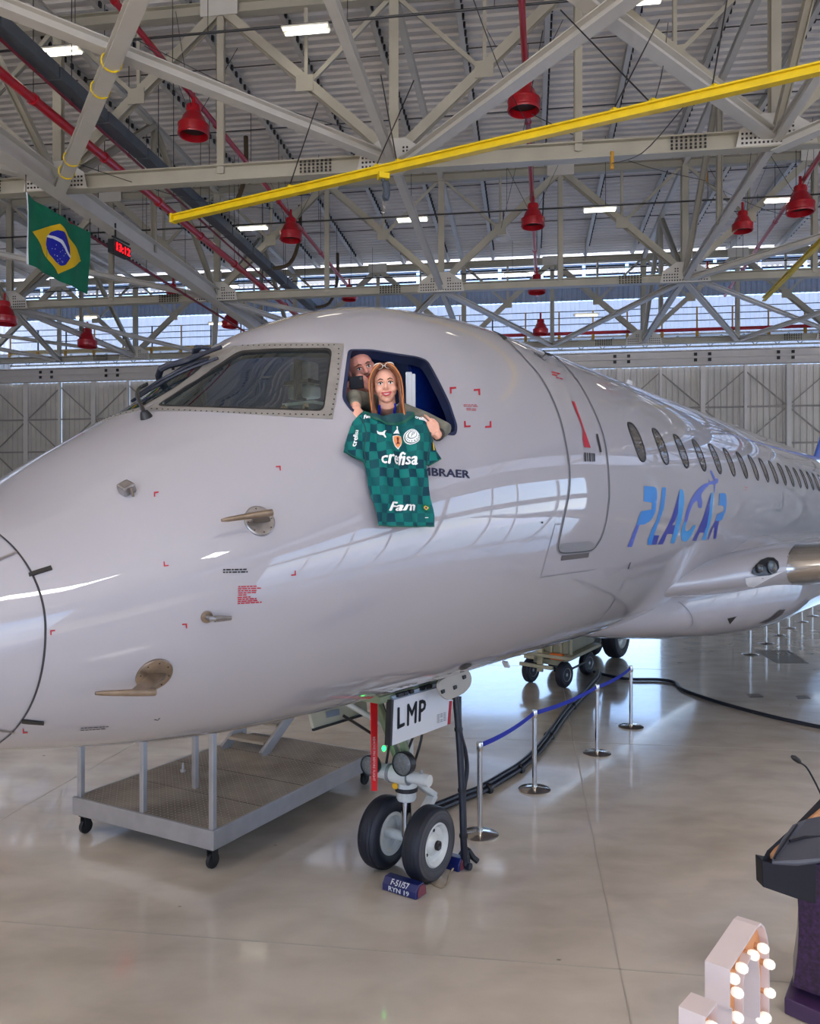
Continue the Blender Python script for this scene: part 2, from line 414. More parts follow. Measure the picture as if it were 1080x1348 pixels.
# longitudinal trusses (chord at the bottom nodes)
for k, side in ((-2, 'far left'), (-1, 'left, passing over the flag'), (0, 'centre'), (1, 'right of the centre'), (2, 'far right')):
    u = U0+BAY*k
    t = thing('tie_truss', 'white steel lengthwise roof girder at the '+side, 'truss', H(u, TV[1], ZB), 'lengthwise girders between the roof trusses')
    for i in range(3):
        v0, v1 = TV[i], TV[i+1]; w = (.60 if k in (-1, ) else .26)
        part('bottom_chord', MB().hbeam(H(u, v0, ZB), H(u, v1, ZB), w*.8, w, .03), STEELW, t)
        part('top_chord', MB().hbeam(H(u, v0, ZT), H(u, v1, ZT), .2, .22, .03), STEELW, t)
        if k in (-2, -1, 1, 2):
            vm = (v0+v1)/2
            part('diagonal', MB().hbeam(H(u, v0, ZB), H(u, vm, ZT), .2, .2, .03, (1, 0, 0)), STEEL, t)
            part('diagonal', MB().hbeam(H(u, vm, ZT), H(u, v1, ZB), .2, .2, .03, (1, 0, 0)), STEEL, t)
            part('post', MB().hbeam(H(u, vm, ZB), H(u, vm, ZT), .18, .18, .03, (1, 0, 0)), STEEL, t)
# horizontal bracing in the plane of the bottom chords
br = thing('wind_bracing', 'white steel diagonal braces lying level between the truss bottom chords', 'bracing', H(U0, TV[1], ZB))
def brace(k0, i0, k1, i1, w=.3, dz=.0):
    part('brace', MB().hbeam(H(U0+BAY*k0, TV[i0], ZB-.06+dz), H(U0+BAY*k1, TV[i1], ZB-.06+dz), w, w*.8, .03), STEELW, br)
for k in (-2, -1, 0, 1):
    brace(k, 0, k+1, 1, .32, .14); brace(k+1, 0, k, 1, .32, -.13)
brace(2, 1, 1, 2, .28); brace(-2, 1, -1, 2, .24)
for k in (-3, -2, -1, 0, 1, 2):
    brace(k, 2, k+.5, 3, .24); brace(k+1, 2, k+.5, 3, .24)
    if k % 2: brace(k, 2, k+1, 3, .2, .22)
ba, bb = H(U0-BAY, TV[1], ZB-.19), H(U0, TV[0], ZB-.19); bd = (bb-ba).normalized(); bx = bd.cross(Vector((0, 0, 1)))
for f_ in (.10, .16, .42, .50, .70, .78):
    c = ba+(bb-ba)*f_
    part('lashing_strap', MB().tube([c+bx*(.21*cos(t))+Vector((0, 0, 1))*(.17*sin(t))+bd*(.08*sin(t)) for t in [2*pi*i/16 for i in range(17)]], .02, 6, cap=False), YEL, br, True)

# ------------------------------------------------------------ aircraft
NG = Vector((-.03, 6.93, 0)); TH = atan(742/1080)
AU = Vector((sin(TH), cos(TH), 0)); AN = Vector((cos(TH), -sin(TH), 0)); UPZ = Vector((0, 0, 1))
def A(s, w, z): return NG+AU*s+AN*w+UPZ*z
TIP = -4.982
ST = [0, .06, .2, .45, .85, 1.35, 2.0, 2.65, 3.3, 4.2, 5.4, 7.5]
ZTP = [2.453, 2.602, 2.71, 2.816, 2.932, 3.076, 3.441, 3.831, 4.297, 4.599, 4.704, 4.701]
ZBT = [2.453, 2.311, 2.207, 2.103, 1.991, 1.903, 1.787, 1.705, 1.668, 1.65, 1.64, 1.64]
HW = [0.0, 0.177, 0.326, 0.497, 0.714, 0.929, 1.157, 1.3, 1.387, 1.468, 1.502, 1.505]
ZC = [2.432, 2.434, 2.438, 2.452, 2.494, 2.586, 2.702, 2.806, 2.904, 3.021, 3.134, 3.219]
NU = [1.992, 2.019, 2.103, 2.009]; NL = [2.0, 2.132, 1.922, 1.973]
RT = [sqrt(x) for x in ST]; KN = [sqrt(x) for x in (0, 1.2, 3, 7.5)]
def pchip(xs, ys, x):
    n = len(xs); h = [xs[i+1]-xs[i] for i in range(n-1)]; d = [(ys[i+1]-ys[i])/h[i] for i in range(n-1)]; m = [0]*n
    for i in range(1, n-1):
        if d[i-1]*d[i] > 0:
            w1 = 2*h[i]+h[i-1]; w2 = h[i]+2*h[i-1]; m[i] = (w1+w2)/(w1/d[i-1]+w2/d[i])
    m[0] = d[0]
    i = 0
    while i < n-2 and x >= xs[i+1]: i += 1
    t = min(1, (x-xs[i])/h[i])
    return (2*t**3-3*t**2+1)*ys[i]+(t**3-2*t**2+t)*h[i]*m[i]+(-2*t**3+3*t**2)*ys[i+1]+(t**3-t**2)*h[i]*m[i+1]
TAIL0, TAIL1 = 21.5, 32.0
def params(s):
    d = sqrt(min(max(s-TIP, 0), 7.5))
    a, b, h, c = pchip(RT, ZTP, d), pchip(RT, ZBT, d), pchip(RT, HW, d), pchip(RT, ZC, d)
    c = min(max(c, b+.3*(a-b)), a-.3*(a-b)); eu, el = pchip(KN, NU, d), pchip(KN, NL, d)
    if s > TAIL0:
        t = (s-TAIL0)/(TAIL1-TAIL0); k = t*t*(3-2*t)*.5+t*t*.5
        a -= .35*k; b += 2.2*k; h *= (1-.88*k); c = c*(1-k)+k*(a+b)/2
    return a, b, h, c, eu, el
def sect(s, phi, inset=0, P=None):
    a, b, h, c, eu, el = P or params(s)
    cp, sp_ = cos(phi), sin(phi); e = eu if sp_ >= 0 else el
    h -= inset; a -= inset; b += inset
    w = h*math.copysign(abs(cp)**(2/e), cp); z = c+((a-c) if sp_ >= 0 else (c-b))*math.copysign(abs(sp_)**(2/e), sp_)
    return w, z
ss = [TIP+(i/42)**2*2.2 for i in range(1, 43)]+[TIP+2.2+.08*i for i in range(1, 66)]
x = ss[-1]
while x < TAIL0: x += .45; ss.append(x)
while x < TAIL1-.3: x += .4; ss.append(x)
NP = 144
hull = MB(); rings = []
for s in ss:
    P = params(s)
    rings.append([A(s, *sect(s, 2*pi*k/NP, P=P)) for k in range(NP)])
hull.v = [p for r in rings for p in r]
hull.f = [(i*NP+k, i*NP+(k+1) % NP, (i+1)*NP+(k+1) % NP, (i+1)*NP+k) for i in range(len(ss)-1) for k in range(NP)]
hull.v.append(A(TIP, 0, 2.453)); ti = len(hull.v)-1
hull.f += [(ti, (k+1) % NP, k) for k in range(NP)]
L0 = (len(ss)-1)*NP; hull.f.append(tuple(range(L0, L0+NP))); hull.mi = [0]*len(hull.f)
BV = BVHTree.FromPolygons(hull.v, hull.f)
def ray(px, py): return Vector(((px-540)/FPX, 1, (HOR-py)/FPX))
CAMP = Vector((0, 0, EYE))
def hit(px, py, off=0.0):
    d = ray(px, py).normalized(); loc, n, i, t = BV.ray_cast(CAMP, d)
    if loc is None:
        loc, n, i, t = BV.find_nearest(CAMP+d*7)
    if n.dot(d) > 0: n = -n
    return loc+n*off, n
def at(px, py, Y): return CAMP+ray(px, py)*Y
def onfloor(px, py, z=0): Y = (EYE-z)*FPX/(py-HOR); return Vector(((px-540)/FPX*Y, Y, z))
def inpoly(x, y, P):
    c = False; j = len(P)-1
    for i in range(len(P)):
        if (P[i][1] > y) != (P[j][1] > y) and x < (P[j][0]-P[i][0])*(y-P[i][1])/(P[j][1]-P[i][1])+P[i][0]: c = not c
        j = i
    return c
def tri2d(poly, step, holes=()):
    """triangulate a 2-D outline (with holes) with an interior grid; returns points, triangles, boundary loops"""
    pts = []; edges = []; loops = []
    for lp in [poly]+list(holes):
        st = len(pts); q = []
        for i in range(len(lp)):
            a = lp[i]; b = lp[(i+1) % len(lp)]; L = math.hypot(b[0]-a[0], b[1]-a[1]); n = max(1, int(L/step+.5))
            for k in range(n): q.append((a[0]+(b[0]-a[0])*k/n, a[1]+(b[1]-a[1])*k/n))
        pts += q; n = len(q); edges += [(st+i, st+(i+1) % n) for i in range(n)]
    x0 = min(p[0] for p in poly); x1 = max(p[0] for p in poly); y0 = min(p[1] for p in poly); y1 = max(p[1] for p in poly)
    bnd = list(pts)
    yy = y0+step*.5
    while yy < y1:
        xx = x0+step*.5
        while xx < x1:
            if inpoly(xx, yy, poly) and not any(inpoly(xx, yy, h) for h in holes):
                if min((xx-b[0])**2+(yy-b[1])**2 for b in bnd) > (.4*step)**2: pts.append((xx, yy))
            xx += step
        yy += step
    r = delaunay_2d_cdt([Vector(p) for p in pts], edges, [], 0, 1e-5)
    V = [(v.x, v.y) for v in r[0]]; T = []
    for f in r[2]:
        cx = sum(V[i][0] for i in f)/3; cy = sum(V[i][1] for i in f)/3
        if inpoly(cx, cy, poly) and not any(inpoly(cx, cy, h) for h in holes): T.append(tuple(f))
    return V, T
def rounded(poly, r, n=4):
    out = []
    for i in range(len(poly)):
        p = Vector(poly[i]); a = Vector(poly[i-1]); b = Vector(poly[(i+1) % len(poly)])
        da = (a-p); db = (b-p); ra = min(r, da.length*.45); rb = min(r, db.length*.45)
        p0 = p+da.normalized()*ra; p2 = p+db.normalized()*rb
        for k in range(n+1):
            t = k/n; out.append(tuple(p0*(1-t)**2+p*2*t*(1-t)+p2*t*t))
    return out
def patch(poly, step=8, off=.003, holes=(), thick=0, f=None, M=None, mi=0):
    """outline in picture coordinates laid onto the skin"""
    V, T = tri2d(poly, step, holes); M = M or MB(); f = f or (lambda x, y, o: hit(x, y, o)[0])
    top = [f(x, y, off) for x, y in V]
    if not thick: return M.add(top, T, mi)
    bot = [f(x, y, off-thick) for x, y in V]; n = len(V); E = {}
    for t in T:
        for a, b in ((t[0], t[1]), (t[1], t[2]), (t[2], t[0])): E[(a, b)] = 1
    side = [(a, b, b+n, a+n) for (a, b) in E if (b, a) not in E]
    return M.add(top+bot, T+[tuple(n+i for i in reversed(t)) for t in T]+side, mi)
def ribbon(pts, w, off=.003, M=None, closed=False, mi=0):
    """strip of width w (m) along picture points laid onto the skin; pts may also be (location, normal)"""
    H_ = [p if isinstance(p[0], Vector) else hit(p[0], p[1]) for p in pts]; M = M or MB(); vs = []; n = len(H_)
    for i in range(n):
        p, nn = H_[i]; a = H_[(i-1) % n if closed else max(i-1, 0)][0]; b = H_[(i+1) % n if closed else min(i+1, n-1)][0]
        d = (b-a).normalized(); x = d.cross(nn).normalized()
        vs += [p+nn*off-x*w/2, p+nn*off+x*w/2]
    fs = [(2*i, 2*i+1, 2*i+3, 2*i+2) for i in range(n-1)]
    if closed: fs.append((2*n-2, 2*n-1, 1, 0))
    return M.add(vs, fs, mi)
def densify(pts, step=4, closed=False):
    out = []; n = len(pts)
    for i in range(n if closed else n-1):
        a = pts[i]; b = pts[(i+1) % n]; k = max(1, int(math.hypot(b[0]-a[0], b[1]-a[1])/step))
        out += [(a[0]+(b[0]-a[0])*j/k, a[1]+(b[1]-a[1])*j/k) for j in range(k)]
    if not closed: out.append(pts[-1])
    return out
def smoothpath(pts, n=6):
    out = []
    for i in range(len(pts)-1):
        p0 = Vector(pts[max(i-1, 0)]); p1 = Vector(pts[i]); p2 = Vector(pts[i+1]); p3 = Vector(pts[min(i+2, len(pts)-1)])
        for k in range(n):
            t = k/n; out.append(.5*((2*p1)+(p2-p0)*t+(2*p0-5*p1+4*p2-p3)*t*t+(3*p1-p0-3*p2+p3)*t**3))
    out.append(Vector(pts[-1])); return out
_txt = {}
def text2d(s, bold=0.02, shear=0):
    key = (s, bold, shear)
    if key in _txt: return _txt[key]
    c = bpy.data.curves.new('t', 'FONT'); c.body = s; c.size = 1; c.shear = shear; c.resolution_u = 2
    o = bpy.data.objects.new('t', c); COL.objects.link(o); bpy.context.view_layer.update()
    me = o.to_mesh(); V = [(v.co.x, v.co.y) for v in me.vertices]; T = [tuple(p.vertices) for p in me.polygons]
    o.to_mesh_clear(); bpy.data.objects.remove(o); bpy.data.curves.remove(c)
    if bold:                                   # heavier strokes: shifted copies of the same letters
        V0, T0 = V, T; V = []; T = []
        for dx, dy in ((-bold, 0), (bold, 0), (0, bold*.7), (0, -bold*.7)):
            T += [tuple(len(V)+i for i in t) for t in T0]; V += [(x+dx, y+dy) for x, y in V0]
    x0 = min(v[0] for v in V); x1 = max(v[0] for v in V); y0 = min(v[1] for v in V); y1 = max(v[1] for v in V)
    V = [((x-x0)/(x1-x0), (y-y0)/(y1-y0)) for x, y in V]
    _txt[key] = (V, T); return V, T
def textmesh(s, f, bold=.02, shear=0, M=None, mi=0, thick=None):
    """f maps (0..1, 0..1) of the word's box to a 3-D point"""
    V, T = text2d(s, bold, shear); M = M or MB(); return M.add([f(x, y) for x, y in V], T, mi)
def quadmap(tl, tr, br_, bl, g):
    def f(x, y):
        a = Vector(bl)*(1-x)+Vector(br_)*x; b = Vector(tl)*(1-x)+Vector(tr)*x; p = a*(1-y)+b*y; return g(p.x, p.y)
    return f
skin = lambda x, y: hit(x, y, .004)[0]
def mirror(p): w = (p-NG).dot(AN); return p-AN*(2*w)

WHITE = mat('white_aircraft_paint', (163, 160, 167), .45, coat=1.0, var=.015, vscale=.8, bump=.02, bscale=3)
WHITE.node_tree.nodes['Principled BSDF'].inputs['Coat IOR'].default_value = 1.68; WHITE.node_tree.nodes['Principled BSDF'].inputs['Coat Roughness'].default_value = .015; WHITE.node_tree.nodes['Principled BSDF'].inputs['Specular IOR Level'].default_value = .2
INNER = mat('cockpit_blue', (16, 30, 66), .6, var=.35, vscale=4)
plane = thing('airliner', 'white twin-engined passenger jet with blue lettering, filling the hangar', 'airplane', NG)

def pxcut(poly, out=.25, inn=.5, mir=False, step=12):
    q = densify(poly, step, True); P = [hit(x, y) for x, y in q]
    n = Vector((0, 0, 0))
    for p, m in P: n += m
    n.normalize(); M = MB(); a = [p+n*out for p, m in P]; b = [p-n*inn for p, m in P]
    if mir: a = [mirror(p) for p in a]; b = [mirror(p) for p in b]
    k = len(a)
    M.add(a+b, [tuple(range(k)), tuple(range(2*k-1, k-1, -1))]+[(i, (i+1) % k, k+(i+1) % k, k+i) for i in range(k)], 1)
    return M
WS_GLASS = rounded([(315, 462), (360, 459), (438, 458.5), (426.5, 542), (330, 539), (205, 535)], 9)
WS_FRAME = [(303, 457), (350, 452.5), (400, 452), (453, 452.6), (447, 500), (438, 552), (380, 549), (277, 542), (192, 541)]
SIDE = rounded([(460.5, 461), (490, 461.3), (518.7, 466), (550, 470.7), (562, 475), (569, 487), (578.5, 505), (591, 530.6), (601, 561), (599, 572), (585, 570), (520, 557), (464, 541), (453.4, 526), (453.4, 516)], 5)
def closed_obj(M, name):
    me = bpy.data.meshes.new(name); me.from_pydata([tuple(v) for v in M.v], [], M.f); me.materials.append(WHITE); me.materials.append(INNER)
    me.polygons.foreach_set('material_index', M.mi)
    bm = bmesh.new(); bm.from_mesh(me); bmesh.ops.remove_doubles(bm, verts=bm.verts, dist=1e-5); bmesh.ops.recalc_face_normals(bm, faces=bm.faces); bm.to_mesh(me); bm.free()
    o = bpy.data.objects.new(name, me); COL.objects.link(o); return o
cav = MB(); cs = [-2.62+.12*i for i in range(29)]; NC = 64
for s in cs:
    P = params(s)
    for k in range(NC):
        w, z = sect(s, 2*pi*k/NC, .07, P); cav.v.append(A(s, w, max(z, 2.62)))
cav.f = [(i*NC+k, i*NC+(k+1) % NC, (i+1)*NC+(k+1) % NC, (i+1)*NC+k) for i in range(len(cs)-1) for k in range(NC)]
cav.f += [tuple(range(NC)), tuple(range((len(cs)-1)*NC, len(cs)*NC))]; cav.mi = [1]*len(cav.f)
ho = closed_obj(hull, 'hull'); cutters = [closed_obj(cav, 'cut')]
for po, mr in ((WS_GLASS, False), (WS_GLASS, True), (SIDE, False), (SIDE, True)):
    cutters.append(closed_obj(pxcut(po, .3, .32, mr), 'cut'))
for c in cutters:
    b = ho.modifiers.new('b', 'BOOLEAN'); b.operation = 'DIFFERENCE'; b.object = c; b.solver = 'EXACT'; b.material_mode = 'INDEX'
dg = bpy.context.evaluated_depsgraph_get(); dg.update()
me = bpy.data.meshes.new_from_object(ho.evaluated_get(dg))
for o in [ho]+cutters: bpy.data.objects.remove(o)
me.transform(Matrix.Translation(-NG)); me.name = 'fuselage'
me.polygons.foreach_set('use_smooth', [True]*len(me.polygons)); me.set_sharp_from_angle(angle=radians(28))
fus = bpy.data.objects.new('fuselage', me); COL.objects.link(fus); fus.parent = plane

# ------------------------------------------------------------ aircraft: openings, glass, seams
def glass_mat(name, tint, base, fac=.5):
    m = bpy.data.materials.new(name); m.use_nodes = True; n = m.node_tree; n.nodes.clear(); L = n.links.new
    o = n.nodes.new('ShaderNodeOutputMaterial'); t = n.nodes.new('ShaderNodeBsdfTransparent'); t.inputs[0].default_value = tint+(1,)
    g = n.nodes.new('ShaderNodeBsdfGlossy'); g.inputs['Roughness'].default_value = .02
    d = n.nodes.new('ShaderNodeBsdfDiffuse'); d.inputs[0].default_value = base+(1,)
    lw = n.nodes.new('ShaderNodeFresnel'); lw.inputs[0].default_value = 1.75
    m1 = n.nodes.new('ShaderNodeMixShader'); m1.inputs[0].default_value = fac; L(t.outputs[0], m1.inputs[1]); L(d.outputs[0], m1.inputs[2])
    m2 = n.nodes.new('ShaderNodeMixShader'); L(lw.outputs[0], m2.inputs[0]); L(m1.outputs[0], m2.inputs[1]); L(g.outputs[0], m2.inputs[2]); L(m2.outputs[0], o.inputs[0])
    MATS[name] = m; return m
WSG = glass_mat('windshield_glass', (.62, .78, .74), (.04, .07, .07), .18)
CABG = glass_mat('cabin_glass', (.3, .3, .3), (.14, .12, .105), .85)
FRM = mat('window_frame_metal', (150, 146, 142), .4, .4, var=.15, vscale=10)
SEAM = mat('seam_grey', (126, 126, 132), .5); SEAMD = mat('seam_dark', (60, 58, 62), .5)
INK = mat('black_marking', (20, 20, 24), .5); REDM = mat('red_marking', (170, 20, 44), .5)
BARE = mat('bare_metal', (150, 146, 146), .3, .8, var=.2, vscale=20)
BRASS = mat('probe_metal', (150, 134, 118), .3, .8, var=.3, vscale=14)
WP = mat('white_part', (214, 214, 218), .35, coat=.4)

def mirrored(M):
    N_ = MB(); N_.v = [mirror(p) for p in M.v]; N_.f = [tuple(reversed(f)) for f in M.f]; N_.mi = list(M.mi); return N_
for mr in (0, 1):
    fx = mirrored if mr else (lambda m: m)
    g = part('windshield_frame', fx(patch(WS_FRAME, 8, .004, [WS_GLASS], .008)), FRM, plane, True)
    rv = MB()
    for q in densify([(446, 460), (445, 500), (436, 546)], 6)+densify([(434, 547), (330, 545), (200, 539)], 7)+densify([(320, 455.5), (440, 455)], 7):
        p, n = hit(*q, .005); rv.lathe(p, [(.0055, 0), (.0035, .003), (0, .003)], n, 6)
    r = part('rivet_row', fx(rv), BOLT, g); r['kind'] = 'stuff'
    part('window_seal', fx(patch(WS_GLASS, 8, .003, [[(x+(372-x)*.03, y+(505-y)*.07) for x, y in WS_GLASS]], .01)), BLK, g, True)
    part('windshield', fx(patch(WS_GLASS, 9, -.006)), WSG, plane, True, label='dark tinted cockpit windshield pane')
for mr in (0, 1):
    fx = mirrored if mr else (lambda m: m)
    part('side_window_seal', fx(ribbon(densify(SIDE, 5, True), .022, .002, closed=True)), INNER, plane, True, label='blue-black rim of the open cockpit side window')
part('side_window', mirrored(patch(SIDE, 9, -.012)), WSG, plane, True)
# cockpit fittings
part('rear_bulkhead', MB().box(A(.78, 0, 3.4), (2.1, .03, 1.6), -TH), INNER, plane)
part('instrument_panel', MB().prism([A(-2.3, -.5, 3.42), A(-2.3, .5, 3.42), A(-1.95, .72, 3.52), A(-1.95, -.72, 3.52)], (0, 0, -.55)), mat('panel_grey', (70, 74, 78), .6), plane, bevel=.02)
for i, wv in enumerate((-.5, .5)):
    st = part('pilot_seat', MB().box(A(-.75, wv, 3.0), (.5, .5, .14), -TH).box(A(-.5, wv, 3.38), (.48, .12, .7), -TH), mat('seat_fabric', (52, 60, 72), .8), plane, bevel=.03)
part('headrest', MB().box(A(-1.71, .38, 3.94), (.17, .10, .12), -TH).box(A(-1.71, .38, 3.81), (.20, .11, .08), -TH), mat('headrest_white', (214, 214, 214), .6), plane, bevel=.015, label='white padded headrest seen through the windshield')
part('headrest_strap', MB().box(A(-1.73, .38, 3.87), (.21, .12, .025), -TH).box(A(-1.77, .40, 3.88), (.02, .10, .26), -TH), BLK, plane)
part('document_tray', MB().box(A(-1.75, .45, 3.72), (.26, .2, .02), -TH), WP, plane)
part('control_yoke', MB().tube([A(-1.9, .45, 3.45), A(-1.85, .45, 3.62), A(-1.88, .35, 3.7)], .02).tube([A(-1.85, .45, 3.62), A(-1.88, .55, 3.7)], .02), mat('yoke_beige', (190, 150, 120), .5), plane, True)
part('door_post_panel', MB().beam(at(538.5, 490, 5.28), at(539, 552, 5.28), .030, .04).beam(at(544, 492, 5.28), at(544.5, 552, 5.28), .012, .03), mat('post_white', (206, 208, 212), .4), plane, bevel=.008, label='pale upright post inside the open side window')
part('protective_film', MB().prism([A(-1.28, 1.02, 3.25), A(-.62, 1.14, 3.25), A(-.62, 1.0, 4.1), A(-1.28, .9, 4.15)], AN*-.02), mat('blue_film', (12, 36, 104), .25, var=.5, vscale=7, coat=.6), plane, label='deep blue pane slid back behind the open side window')

# radome joint, marks and diverter strips
rs = -3.801
part('radome_seam', ribbon([(lambda q: (q, (q-A(rs, 0, 2.45)).normalized()))(A(rs, *sect(rs, 2*pi*k/120))) for k in range(120)], .010, .003, closed=True), SEAMD, plane, True)
for pth in ([(-10, 741), (22, 727)], [(-8, 960), (19, 964)]):
    part('lightning_strip', ribbon(densify(pth, 3), .012, .004), BARE, plane)
for pl in ([(38.5, 759), (37.5, 755.5), (43, 753), (67, 745.5), (69, 750), (44, 758)], [(28, 950.5), (28.5, 947.5), (32, 946.6), (58, 949.5), (57.5, 953), (33, 951.2)]):
    part('hinge_cover', patch(pl, 4, .008, (), .008), DARK, plane)
def corner(px, py, a, b, M, L=6.5, w=1.7):
    """small L-shaped mark; a,b = direction of the two arms"""
    patch([(px, py), (px+a*L, py-.6*a), (px+a*L, py-.6*a+b*w), (px+a*w, py+b*w), (px+a*w*.9+.3*b, py+b*L), (px+.3*b, py+b*L)], 3, .003, M=M)
for q in ((202.6, 648, 1, 1), (369.5, 613.5, -1, 1), (215.5, 746, 1, -1), (389.5, 757.5, -1, -1), (246, 820.5, -1, 1), (66, 829.5, 1, 1), (30, 965, 1, -1)):
    part('corner_mark', corner(*q, MB()) or MB(), REDM, plane) if False else None
    M = MB(); corner(*q, M); part('corner_mark', M, REDM, plane)
for q in ((592, 510, 1, 1), (632, 512, -1, 1), (611, 563, 1, -1), (647, 563, -1, -1)):
    M = MB(); corner(*q, M, 8.5, 2.4); part('corner_mark', M, REDM, plane)
part('corner_mark', ribbon([(203, 946.5), (208, 947.5), (210, 944.5)], .01, .003), INK, plane)
def lines(x, y, rows, dy, slope, m, h=1.5):
    M = MB(); rnd = random.Random(int(x*7+y))
    for i, wd in enumerate(rows):
        cx = x+rnd.uniform(-.3, .3); yy = y+dy*i
        while cx < x+wd-2:
            L = rnd.uniform(2.5, 7); L = min(L, x+wd-cx)
            y0 = yy+slope*(cx-x)
            patch([(cx, y0), (cx+L, y0+slope*L), (cx+L, y0+slope*L+h), (cx, y0+h)], 20, .003, M=M); cx += L+1.1
    o = part('small_print', M, m, plane); o['kind'] = 'stuff'; return o
lines(293.5, 749.2, [31, 32.5], 3.3, -.02, INK, 1.9)
lines(313.3, 771.5, [27, 30, 26.5, 25.5, 14], 2.75, -.03, REDM, 1.5)
lines(312.6, 785.8, [17, 25, 26, 32], 2.6, -.06, REDM, 1.6)
lines(106, 957.5, [37, 35], 2.8, -.06, INK, 1.0)
lines(610.5, 532.5, [18, 19], 2.0, .02, REDM, .8); lines(614, 537.5, [13, 14], 2.0, .05, REDM, .8)
lines(727, 489, [11, 9], 3.2, .25, REDM, 1.8); lines(732, 496, [9], 3, .25, REDM, 1.6)
lines(980.5, 641, [5, 4.5], 3.2, .1, REDM, .9)

# passenger door
def smooth2(pts, n=5): return [(p.x, p.y) for p in smoothpath([Vector(p) for p in pts], n)]
DL = [(655.6, 440), (666.7, 447), (691.7, 473), (711, 495.6), (726.4, 523), (738.9, 556.7), (747, 595.6), (750, 623), (748.6, 651), (741.7, 684.4), (736, 712), (735, 722), (739.5, 727.5), (757, 727), (777.8, 724), (787.5, 714.5), (795.8, 695.6), (801.6, 662), (802, 634), (798.6, 595.6), (791.7, 565), (777.8, 531.7), (763.9, 506.7), (744.4, 481.7), (725, 465), (712, 458)]
dr = part('passenger_door', ribbon(smooth2(DL, 6), .034, .003), SEAM, plane, True, label='grey outline of the forward passenger door')
part('door_gap', ribbon(smooth2(DL, 6), .009, .005), SEAMD, dr, True)
part('door_sill', patch(rounded([(738, 715.5), (776, 712), (783, 716), (777.8, 724.5), (740, 728), (736, 722)], 2), 5, .004), SEAM, dr, True)
part('door_top_hinge', patch([(650.5, 432.5), (655, 433), (668, 446), (664, 448)], 5, .006, (), .006), INK, dr)
part('door_top_hinge', patch([(709, 455), (713, 455.5), (727, 469), (722.5, 468.5)], 5, .006, (), .006), INK, dr)
part('vent_grille', patch([(739.4, 731.3), (775.6, 727.3), (774.6, 733.6), (738, 738)], 6, .004), mat('grille', (88, 84, 86), .6), plane)
part('panel_line', ribbon(densify([(742, 690), (731, 690), (711.7, 760), (783, 749.7)], 5), .008, .003), SEAM, plane)
part('door_stripe', patch([(752.4, 528.4), (756.1, 529.2), (768.8, 565.5), (777.3, 589.8), (768.8, 588.8), (766.7, 577.8), (767.1, 566.3), (764.3, 558.2)], 5, .006), REDM, dr, label='red warning stripe with a handle plate')
part('door_window', patch(rounded([(784.2, 571.2), (786.8, 571.4), (792, 595.3), (789.6, 595.9)], 1.2), 4, .006), INK, dr, label='narrow black door window')
for i, xx in enumerate((768.6, 772, 774.8, 778.2, 780.6)):
    part('door_lettering', patch([(xx, 595.8+.3*i), (xx+(1.2 if i % 2 else 2.0), 595.8+.3*i), (xx+(1.6 if i % 2 else 2.6), 608), (xx+.6, 607.5)], 5, .006), INK, dr)
part('drain_hole', patch([(712.5, 686.5), (714.8, 686.5), (714.8, 689), (712.5, 689)], 5, .004), INK, plane)
part('service_door', ribbon(densify([(1031.5, 648), (1031.8, 660), (1031, 668), (1029.5, 671), (1023.5, 671.5)], 3), .03, .003), SEAM, plane)
part('fuselage_joint', ribbon([(830, 740), (827, 749)], .03, .003), INK, plane)
part('fuselage_joint', ribbon(densify([(824.5, 761), (820, 769), (817, 776)], 4), .012, .003), SEAM, plane)
part('fuselage_joint', ribbon(densify([(810, 788), (803, 800), (790, 815), (775, 826)], 4), .016, .003), SEAMD, plane)

# cabin windows
c0 = hit(839.4, 581.2)[0]; s0 = (c0-NG).dot(AU); c1 = hit(1075.5, 635.2)[0]; s1 = (c1-NG).dot(AU)
PIT = (s1-s0)/15
def windowshape(s, a, b, off, hole=None, M=None):
    """rounded window outline wrapped round the side; s = station, a,b = half sizes"""
    R = 1.505; ph0 = math.asin((3.70-3.21)/1.49); M = M or MB(); n = 28; vs = []
    def P(da, dz, o): ph = ph0+dz/R; w, z = sect(s+da, ph); q = A(s+da, w, z); nn = (AN*cos(ph)+UPZ*sin(ph)); return q+nn*o
    def ring(a_, b_, o): return [P(a_*math.copysign(abs(cos(t))**.8, cos(t)), b_*math.copysign(abs(sin(t))**.8, sin(t)), o) for t in [2*pi*k/n for k in range(n)]]
    if hole:
        r1 = ring(a, b, off); r2 = ring(a-hole, b-hole, off); r0 = ring(a+.004, b+.004, 0)
        return M.add(r1+r2+r0, [(i, (i+1) % n, n+(i+1) % n, n+i) for i in range(n)]+[(i, (i+1) % n, 2*n+(i+1) % n, 2*n+i) for i in range(n)])
    rr = []; 
    for k in (1, .66, .33): rr += ring(a*k, b*k, off)
    rr.append(P(0, 0, off))
    return M.add(rr, [(j*n+i, j*n+(i+1) % n, (j+1)*n+(i+1) % n, (j+1)*n+i) for j in range(2) for i in range(n)]+[(2*n+i, 2*n+(i+1) % n, 3*n) for i in range(n)])
ax_ = s0
for i in range(24):
    s = s0+PIT*i
    if s > TAIL0-1: break
    w = part('cabin_window', windowshape(s, .118, .182, .004), CABG, plane, True)
    part('window_rim', windowshape(s, .132, .196, .008, .016), BLK, w, True)

